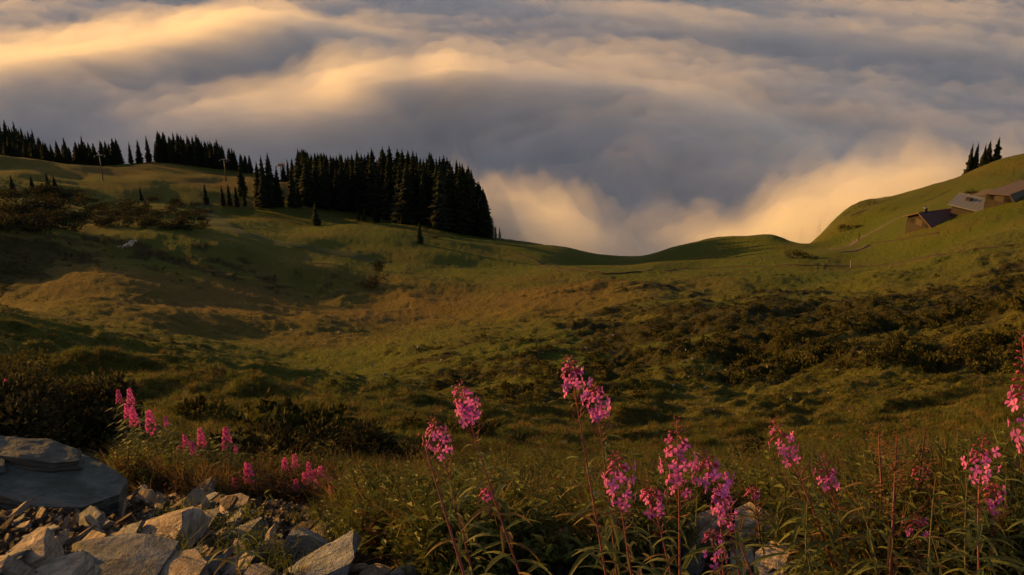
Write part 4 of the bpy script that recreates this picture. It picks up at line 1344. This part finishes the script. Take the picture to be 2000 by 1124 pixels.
dock((1752, 850), (1745, 1000), 2.9, 'tall rusty brown dock with seeding branches left of the right hand flowers')
dock((1808, 838), (1800, 900), 3.3, 'thinner rusty dock right of the tall brown one', 3)
dock((1716, 848), (1722, 960), 3.3, 'short pale brown dock left of the tall brown one', 3)

# fireweeds farther down the slope, small in the picture
FARF = []
for s in (1, 2, 3):
    q = random.Random(s); m = MB()
    for k in range(36):
        f = k / 36; an = k * 2.4; rr_ = .028 * (.35 + .75 * f); z = -.004 - f * .12
        c = Vector((math.cos(an) * rr_, math.sin(an) * rr_, z)); nrm = Vector((math.cos(an), math.sin(an), q.uniform(-.3, .3))).normalized()
        u = nrm.orthogonal().normalized() * .0115; w = nrm.cross(u).normalized() * .0115
        m.quad(tuple(c + u), tuple(c + w), tuple(c - u), tuple(c - w)); m.quad(tuple(c + u * .2 + nrm * .006), tuple(c + w * .8), tuple(c - u * .8), tuple(c - w))
    lv = MB(); lq = random.Random(s + 9)
    for k in range(34):
        z = -.16 - k / 34 * .75; an = k * 2.4; L = .10 * lq.uniform(.7, 1.2)
        d = Vector((math.cos(an), math.sin(an), 0)); sd_ = Vector((-d.y, d.x, 0)) * .011
        p = Vector((0, 0, z)); a = p + d * L * .5 + Vector((0, 0, .02)); e = p + d * L - Vector((0, 0, .025))
        lv.quad(tuple(p), tuple(a + sd_), tuple(e), tuple(a - sd_))
    st = MB(); st.tube([(0, 0, .02), (0, 0, -.5), (0, 0, -1.0)], [.001, .003, .004], 4)
    FARF.append((m.mesh('flower_spike', M_PETAL_FAR), lv.mesh('foliage', M_HERB), st.mesh('stem', M_STEM_GREEN)))
FW = [(230, 762, 8.0, .9, 'leftmost far fireweed, paler pink, at the right side of the dark bushes'), (252, 760, 7.8, 1.1, 'brightest far fireweed at the right side of the dark bushes'),
      (246, 790, 7.4, .9, 'far fireweed under the paler one beside the dark bushes'), (258, 796, 7.2, 1.1, 'far fireweed under the brightest one beside the dark bushes'),
      (290, 802, 7.0, 1.3, 'wide far fireweed alone right of the pair beside the dark bushes'), (323, 814, 7.6, .6, 'tiny far fireweed between the wide one and the middle trio'),
      (390, 838, 7.2, 1.1, 'pink fireweed at the top of the trio above the upright pale stone'), (360, 850, 7.4, .9, 'faded fireweed left in the trio above the upright pale stone'),
      (375, 862, 7.0, .9, 'fireweed low in the trio above the upright pale stone'), (348, 872, 7.6, .8, 'faded salmon fireweed left below the trio'),
      (440, 835, 7.0, 1.3, 'slender pink fireweed standing alone against the meadow'), (459, 868, 7.6, .6, 'tiny faded fireweed right below the slender lone one'),
      (483, 906, 6.4, 1.4, 'bright fireweed in front of the left dark bush'), (457, 934, 6.4, .8, 'faded fireweed left below the bright one at the dark bush'),
      (555, 895, 7.0, .9, 'pink fireweed at the left of the group before the long bush'), (575, 888, 7.2, .9, 'higher pink fireweed at the left of the group before the long bush'),
      (602, 904, 6.8, .9, 'topmost pink fireweed of the dense group before the long bush'), (597, 925, 6.4, 1.5, 'widest pink fireweed of the dense group before the long bush'),
      (612, 918, 6.5, 1.2, 'pink fireweed in the centre of the dense group before the long bush'), (625, 912, 6.6, 1.2, 'pink fireweed at the right of the dense group before the long bush'),
      (645, 934, 6.4, .8, 'small pink fireweed right of the dense group'), (617, 940, 6.3, 1.1, 'low pink fireweed under the dense group'),
      (646, 950, 6.2, 1.1, 'faded salmon fireweed below the small one right of the group'), (577, 936, 6.3, .7, 'tiny faded fireweed left under the dense group'),
      (678, 956, 6.2, .8, 'faded fireweed in the herbs right of the dense group'), (712, 934, 6.8, .9, 'faded rosy fireweed among the herbs left of the yellow flowers'),
      (738, 936, 6.8, .5, 'tiny rosy fireweed right of the faded one among the herbs'), (790, 966, 5.6, .7, 'small rosy fireweed left of the leaning red stem'),
      (806, 952, 6.0, .5, 'tiny rosy fireweed closest to the leaning red stem'), (12, 740, 9.5, 1.4, 'reddish pink fireweed at the left edge over the bushes'),
      (40, 762, 9.5, 1.0, 'rust pink fireweed right of the one at the left edge')]
for i, (px, py, r, s, l) in enumerate(FW):
    T = P(px, py, r); g_ = gz(T[0], T[1]); H = max(.45, T[2] - g_)
    B = (T[0], T[1], T[2] - H)
    t = empty('fireweed', B, i * 1.3); tag(t, l, 'flower')
    a, b, c = FARF[i % 3]
    put('flower_spike', a, t, (0, 0, H), sc=s)
    put('foliage', b, t, (0, 0, H), sc=(1.1, 1.1, H)); put('stem', c, t, (0, 0, H), sc=(1, 1, H))

# ---------------------------------------------------------------- undergrowth round the stones
_grassp = [tuft(s, 30, .22, .0026, .7, 4, .08) for s in (51, 52, 53, 54)]
_herbp = [herb(s, 7, .20, .042, 10, .5) for s in (61, 62, 63, 64)]
_lowp = [herb(s, 14, .10, .034, 6, .9) for s in (65, 66, 67)]
CLEAR = [(1105, 1096, 62), (1372, 1084, 80), (1488, 1074, 80), (1545, 1100, 36), (1440, 1118, 60), (730, 1120, 60), (800, 1122, 50)]
def near_pts(n, x0, x1, y0, y1, seed, keep=None):
    p = sample_px(n, x0, x1, y0, y1, seed=seed)
    zc = p[:, 1] * CP - p[:, 2] * SP
    u = 1000 + FPX * p[:, 0] / zc; v = 562 - FPX * (p[:, 1] * SP + p[:, 2] * CP) / zc
    ok = np.ones(len(p), bool)
    for cx, cy2, w in CLEAR:
        ok &= ~((np.abs(u - cx) < w) & (v > cy2 - 45))
    ok &= ~((u < 720) & (v > 1000))
    p = p[ok]
    h = np.hypot(p[:, 0], p[:, 1])
    return p[h < 30]
g1 = np.concatenate([near_pts(1900, 640, 2030, 890, 1124, 71), near_pts(900, 240, 700, 880, 962, 72), near_pts(120, 660, 860, 940, 1060, 73)])
fill('undergrowth_grass', _grassp, M_GRASS, g1, .5, 1.1, .2, 81, 'long green grass among the flowers')
g2 = np.concatenate([near_pts(2000, 640, 2030, 880, 1124, 74), near_pts(900, 240, 860, 900, 1010, 75)])
g2 = g2[~((g2[:, 0] / g2[:, 1] < -.2) & (np.hypot(g2[:, 0], g2[:, 1]) < 5.2))]
fill('dry_grass', _grassp, M_STRAW, g2, .5, 1.2, .25, 82, 'dry grass among the flowers')
weeds = sample_px(45, 250, 700, 1005, 1130, seed=171)
fill('weeds_between_stones', _grassp[:2] + _herbp[:2], M_HERB, weeds, .3, .7, .2, 172, 'small green weeds growing between the stones of the pile')
g3 = np.concatenate([near_pts(2400, 660, 2030, 900, 1124, 76), near_pts(800, 240, 660, 885, 958, 77)])
fill('leafy_herbs', _herbp, M_HERB, g3, .6, 1.25, .2, 83, 'leafy green herbs covering the near slope')
g4 = np.concatenate([near_pts(1500, 560, 1950, 890, 1090, 78), near_pts(700, 240, 760, 900, 1000, 79)])
g4 = g4[~((g4[:, 0] / g4[:, 1] < -.2) & (np.hypot(g4[:, 0], g4[:, 1]) < 5.2))]
fill('rusty_herbs', _lowp + _herbp[:1], M_RUST, g4, .5, 1.2, .25, 84, 'rust coloured low herbs between grass and stones')
g5 = near_pts(3000, 640, 2030, 890, 1124, 80)
fill('ground_cover', _lowp, M_HERB, g5, .7, 1.6, .3, 85, 'low green ground cover')
_dot = []
for s in (1, 2):
    q = random.Random(s); m = MB()
    for k in range(14):
        c = Vector((q.gauss(0, .05), q.gauss(0, .05), q.uniform(.14, .32))); u = Vector((.008, 0, .003)); w = Vector((0, .008, .004))
        m.quad(tuple(c + u), tuple(c + w), tuple(c - u), tuple(c - w)); m.tube([(c.x * .4, c.y * .4, 0), tuple(c)], .0012, 3)
    _dot.append(m)
fill('yellow_flowers', _dot, M_YELLOW, np.concatenate([near_pts(150, 690, 850, 905, 1010, 90), near_pts(20, 700, 1100, 930, 1030, 91)]), .35, .75, .15, 92, 'small pale yellow flowers in the herbs')
# ---------------------------------------------------------------- tracks
def drape(name, pxs, width, mat, lift=.14, label=None, cross=5, edge=0.0):
    """a strip laid on the ground along surveyed pixels"""
    pts = [at_px(*p)[:2] for p in pxs]
    # resample
    dense = []
    for a, b in zip(pts[:-1], pts[1:]):
        n = max(2, int(np.hypot(*(b - a)) / 1.6))
        for k in range(n): dense.append(a + (b - a) * k / n)
    dense.append(pts[-1]); D = np.array(dense)
    for _ in range(6):
        D[1:-1] = D[1:-1] * .5 + (D[:-2] + D[2:]) * .25
    T = np.gradient(D, axis=0); T /= np.linalg.norm(T, axis=1)[:, None] + 1e-9
    Nn = np.column_stack([-T[:, 1], T[:, 0]])
    V = []
    for j in range(cross):
        s = (j / (cross - 1) - .5) * width
        q = D + Nn * (s + .25 * noise2(np.arange(len(D)) / 3.0, np.full(len(D), j * 5.3), 7)[:, None] * (1 if j in (0, cross - 1) else 0))
        z = ground_z(q[:, 0], q[:, 1]) + (lift if 0 < j < cross - 1 else -.05)
        V.append(np.column_stack([q, z]))
    V = np.stack(V, 1).reshape(-1, 3)
    o = grid_mesh(name, V, len(D), cross, mat)
    tag(o, label, None, None, 'structure')
    return o
M_GRAVEL = flat_mat('gravel_track', (0.125, 0.098, 0.075), .95, .1, var=.35, scale=.6, obj_var=0)
M_TRACK = flat_mat('earth_track', (0.052, 0.038, 0.020), .95, .1, var=.4, scale=.5, obj_var=0)
M_RAMP = flat_mat('mown_ramp', (0.050, 0.060, 0.016), .95, .1, var=.3, scale=.4, obj_var=0)
drape('gravel_road', [(1622, 488), (1655, 485), (1674, 470), (1700, 456), (1730, 440), (1765, 422)], 2.2, M_GRAVEL, .22, 'pale gravel road from the notch up to the nearest shed')
drape('gravel_road', [(1640, 494), (1660, 493), (1682, 489), (1694, 480)], 1.6, M_GRAVEL, .22, 'gravel loop beside the road at the notch')
drape('gravel_yard', [(1886, 392), (1900, 384), (1912, 376)], 8, M_GRAVEL, .2, 'bare yard between the grey roof and the long shed')
drape('earth_track', [(1180, 536), (1260, 531), (1340, 524), (1430, 520), (1560, 522), (1640, 520), (1720, 518), (1800, 505), (1900, 488), (2010, 474)], 1.5, M_TRACK, .14, 'earth track across the pasture below the sheds')
drape('earth_track', [(1700, 476), (1760, 470), (1830, 458)], 1.0, M_TRACK, .14, 'faint track in the pasture under the nearest shed')
drape('earth_track', [(1000, 492), (1050, 510), (1100, 528), (1180, 536)], 1.4, M_TRACK, .14, 'earth track curving through the middle of the saddle')
drape('green_ramp', [(392, 398), (410, 420), (436, 442), (480, 460), (540, 474), (610, 486), (680, 498), (738, 514)], 8.5, M_RAMP, .14, 'green mown ramp running down from the pasture', 7)

# ---------------------------------------------------------------- sheds
M_WOOD = flat_mat('weathered_boards', (0.045, 0.033, 0.026), .9, .15, var=.4, scale=1.2)
M_WOOD_PALE = flat_mat('pale_boards', (0.10, 0.08, 0.06), .9, .15, var=.3, scale=1.2)
M_WALLSTONE = flat_mat('rendered_base', (0.055, 0.045, 0.036), .9, .15, var=.25, scale=1)
M_ROOF_RED = flat_mat('red_brown_roof', (0.135, 0.070, 0.058), .75, .25, var=.25, scale=.8)
M_ROOF_GREY = flat_mat('grey_sheet_roof', (0.21, 0.21, 0.215), .6, .3, var=.2, scale=.7)
M_ROOF_BROWN = flat_mat('brown_roof', (0.150, 0.110, 0.088), .8, .2, var=.25, scale=.6)
M_GLASS = flat_mat('dark_window', (0.02, 0.022, 0.025), .2, .5, obj_var=0)

def shed(px, py, length, width, wall_h, rise, yaw, roof_mat, label, over=.6, r=None, chimney=False, base=True, ridge_off=0.0, holes=(), sink=.8):
    """yaw: direction of the ridge, degrees from +Y turning right"""
    p = at_px(px, py, r)
    t = empty('shed', (p[0], p[1], p[2] - sink), -R(yaw)); tag(t, label, 'shed')
    length *= .88; width *= .88; wall_h *= .85; rise *= .85; ridge_off *= .88
    hl, hw = length / 2, width / 2
    # walls: closed body with gables, ridge along local Y
    m = MB()
    sec = [(-hw, -3), (hw, -3), (hw, wall_h), (ridge_off, wall_h + rise), (-hw, wall_h)]
    n = len(m.v)
    for y in (-hl, hl): m.v += [(x, y, z) for x, z in sec]
    m.f += [(0, 1, 2, 3, 4), (9, 8, 7, 6, 5)]
    for k in range(5):
        k2 = (k + 1) % 5; m.f.append((k, k + 5, k2 + 5, k2))
    m.build('wall', M_WOOD, t)
    th = .22
    for s in (-1, 1):
        m = MB()
        ex = s * (hw + over); slope = rise / (hw - s * ridge_off if s > 0 else hw + ridge_off)
        ez = wall_h + rise - abs(ex - ridge_off) * slope
        a = (ridge_off, wall_h + rise); b = (ex, ez)
        v = []
        for y in (-hl - over, hl + over):
            v += [(a[0], y, a[1] + .02), (b[0], y, b[1] + .02), (b[0], y, b[1] + .02 + th), (a[0], y, a[1] + .02 + th)]
        m.v = v; m.f = [(0, 1, 2, 3), (7, 6, 5, 4), (0, 4, 5, 1), (1, 5, 6, 2), (2, 6, 7, 3), (3, 7, 4, 0)]
        rf = m.build('roof_slope', roof_mat, t)
        # standing seams and a gutter
        sm = MB()
        k = -hl - over + .5
        while k < hl + over - .3:
            w = .05
            sm.v += [(a[0], k - w, a[1] + th + .0), (b[0], k - w, b[1] + th + .0), (b[0], k + w, b[1] + th + .05), (a[0], k + w, a[1] + th + .05),]
            q = len(sm.v) - 4; sm.f.append((q, q + 1, q + 2, q + 3)); k += 1.1
        sm.build('roof_seams', roof_mat, rf)['kind'] = 'stuff'
        g = MB(); g.tube([(b[0] + s * .08, -hl - over, b[1] + .05), (b[0] + s * .08, hl + over, b[1] + .05)], .09, 6); g.build('gutter', M_ROOF_GREY, t)
    m = MB(); m.box((-.18 + ridge_off, -hl - over, wall_h + rise + th - .06), (.18 + ridge_off, hl + over, wall_h + rise + th + .08)); m.build('ridge_cap', roof_mat, t)
    if base:
        m = MB(); m.box((-hw - .12, -hl - .12, -3), (hw + .12, hl + .12, .75)); m.build('base_wall', M_WALLSTONE, t)
    nw = max(3, int(length / 2.6))
    for k in range(nw):
        y = -hl + length * (k + .5) / nw
        for s in (-1, 1):
            m = MB(); m.box((min(s * hw, s * (hw + .04)), y - .45, .95), (max(s * hw, s * (hw + .04)), y + .45, min(1.75, wall_h - .15)))
            w_ = m.build('window', M_GLASS, t)
            f = MB(); x0, x1 = min(s * (hw + .045), s * (hw + .07)), max(s * (hw + .045), s * (hw + .07))
            f.box((x0, y - .52, .88), (x1, y + .52, .95)); f.box((x0, y - .03, .96), (x1, y + .03, min(1.75, wall_h - .15)))
            f.build('frame', M_WOOD_PALE, w_)
    for s in (-1, 1):
        m = MB(); m.box((-1.1, min(s * hl, s * (hl + .05)), .76), (1.1, max(s * hl, s * (hl + .05)), 2.3)); m.build('door', M_WOOD_PALE, t)
        for dx in (-hw * .62, hw * .62):
            m = MB(); m.box((dx - .4, min(s * hl, s * (hl + .05)), 1.1), (dx + .4, max(s * hl, s * (hl + .05)), 1.85)); m.build('window', M_GLASS, t)
    if chimney:
        m = MB(); m.box((-.35, -hl + .9, wall_h + rise - .6), (.35, -hl + 1.6, wall_h + rise + 1.15)); c = m.build('chimney', M_WALLSTONE, t)
        m = MB(); m.box((-.45, -hl + .8, wall_h + rise + 1.152), (.45, -hl + 1.7, wall_h + rise + 1.30)); m.build('chimney_cap', M_ROOF_GREY, c)
    for (y, f) in holes:
        m = MB(); ex = -hw * f
        zz = wall_h + rise * (1 - f) + th
        m.box((ex - .45, y - .6, zz - .1), (ex + .45, y + .6, zz + .55)); m.build('roof_hatch', M_WOOD, t)
    return t
shed(1832, 432, 13.0, 9.0, 2.3, 2.2, 70, M_ROOF_RED, 'nearest shed with red brown roof and a small chimney, beside the gravel road', .8, chimney=True, sink=1.3)
shed(1908, 408, 9.5, 8.5, 2.0, 1.9, -38, M_ROOF_GREY, 'shed with a pale grey sheet metal roof between the two brown ones', .8, holes=((1.5, .45),))
shed(1985, 382, 20.0, 7.0, 2.2, .9, 50, M_ROOF_BROWN, 'long low shed with a flat brown roof running out at the right edge', .5, ridge_off=2.7, sink=.6)

# ---------------------------------------------------------------- lift masts, posts
M_STEEL = flat_mat('galvanised_steel', (0.07, 0.06, 0.05), .6, .4, var=.2)
M_ORANGE = flat_mat('weathered_orange_cover', (0.42, 0.20, 0.10), .7, .3, var=.2)
def mast(px, py, h, r, label, cover=False):
    p = P(px, py, r); p[2] = gz(p[0], p[1])
    t = empty('lift_mast', tuple(p), R(12)); tag(t, label, 'mast')
    m = MB(); m.tube([(0, 0, -.5), (0, 0, h * .6), (0, 0, h)], [.22, .18, .14], 8); m.build('pole', M_STEEL, t, True)
    m = MB(); m.box((-2.0, -.10, h - .12), (2.0, .10, h + .08)); arm = m.build('crossarm', M_STEEL, t)
    for s in (-1, 1):
        m = MB(); m.box((s * 1.8 - .12, -1.1, h - .55), (s * 1.8 + .12, 1.1, h - .30)); m.build('pulley_beam', M_STEEL, t)
        for k in (-.8, 0, .8):
            m = MB(); m.tube([(s * 1.8 - .1, k, h - .70), (s * 1.8 + .1, k, h - .70)], .2, 8); m.build('pulley', M_WOOD, t)
    m = MB(); m.box((-1.0, -.5, h + .13), (1.0, .5, h + .20) if not cover else (1.6, .5, h + .9)); m.build('platform', M_ORANGE if cover else M_STEEL, t)
    return t
mast(205, 376, 9.5, 400, 'leftmost lift mast with a crossarm standing in the yellow pasture')
mast(443, 366, 8.8, 430, 'middle lift mast with a crossarm beside the bushy dark spruce')
mast(551, 362, 7.6, 440, 'right lift mast with an orange cover between the clump and the pointed spruce', True)
def post(px, py, h, label, mat):
    p = at_px(px, py); t = empty('marker_post', tuple(p)); tag(t, label, 'post')
    m = MB(); m.tube([(0, 0, -.3), (0, 0, h)], .12, 6); m.build('shaft', mat, t)
    m = MB(); m.tube([(0, 0, h), (0, 0, h + .12)], [.15, .05], 6); m.build('cap', mat, t)
post(1661, 524, 1.8, 'thin pale marker post in the pasture below the notch', M_ROOF_GREY)
post(1677, 471, 2.2, 'dark post beside the gravel road at the notch', M_WOOD)
# pale container and heap by the yard
t = empty('feed_trough', tuple(at_px(1884, 386))); tag(t, 'pale trough beside the dark bush behind the grey roof', 'trough')
m = MB(); m.box((-1.2, -.5, .15), (1.2, .5, .25)); m.box((-1.2, -.5, .252), (-1.1, .5, .9)); m.box((1.1, -.5, .252), (1.2, .5, .9)); m.box((-1.098, -.5, .252), (1.098, -.42, .9)); m.box((-1.098, .42, .252), (1.098, .5, .9)); m.build('basin', M_ROOF_GREY, t)
for x in (-.9, .9):
    m = MB(); m.box((x - .1, -.4, -.4), (x + .1, .4, .148)); m.build('leg', M_WOOD, t)
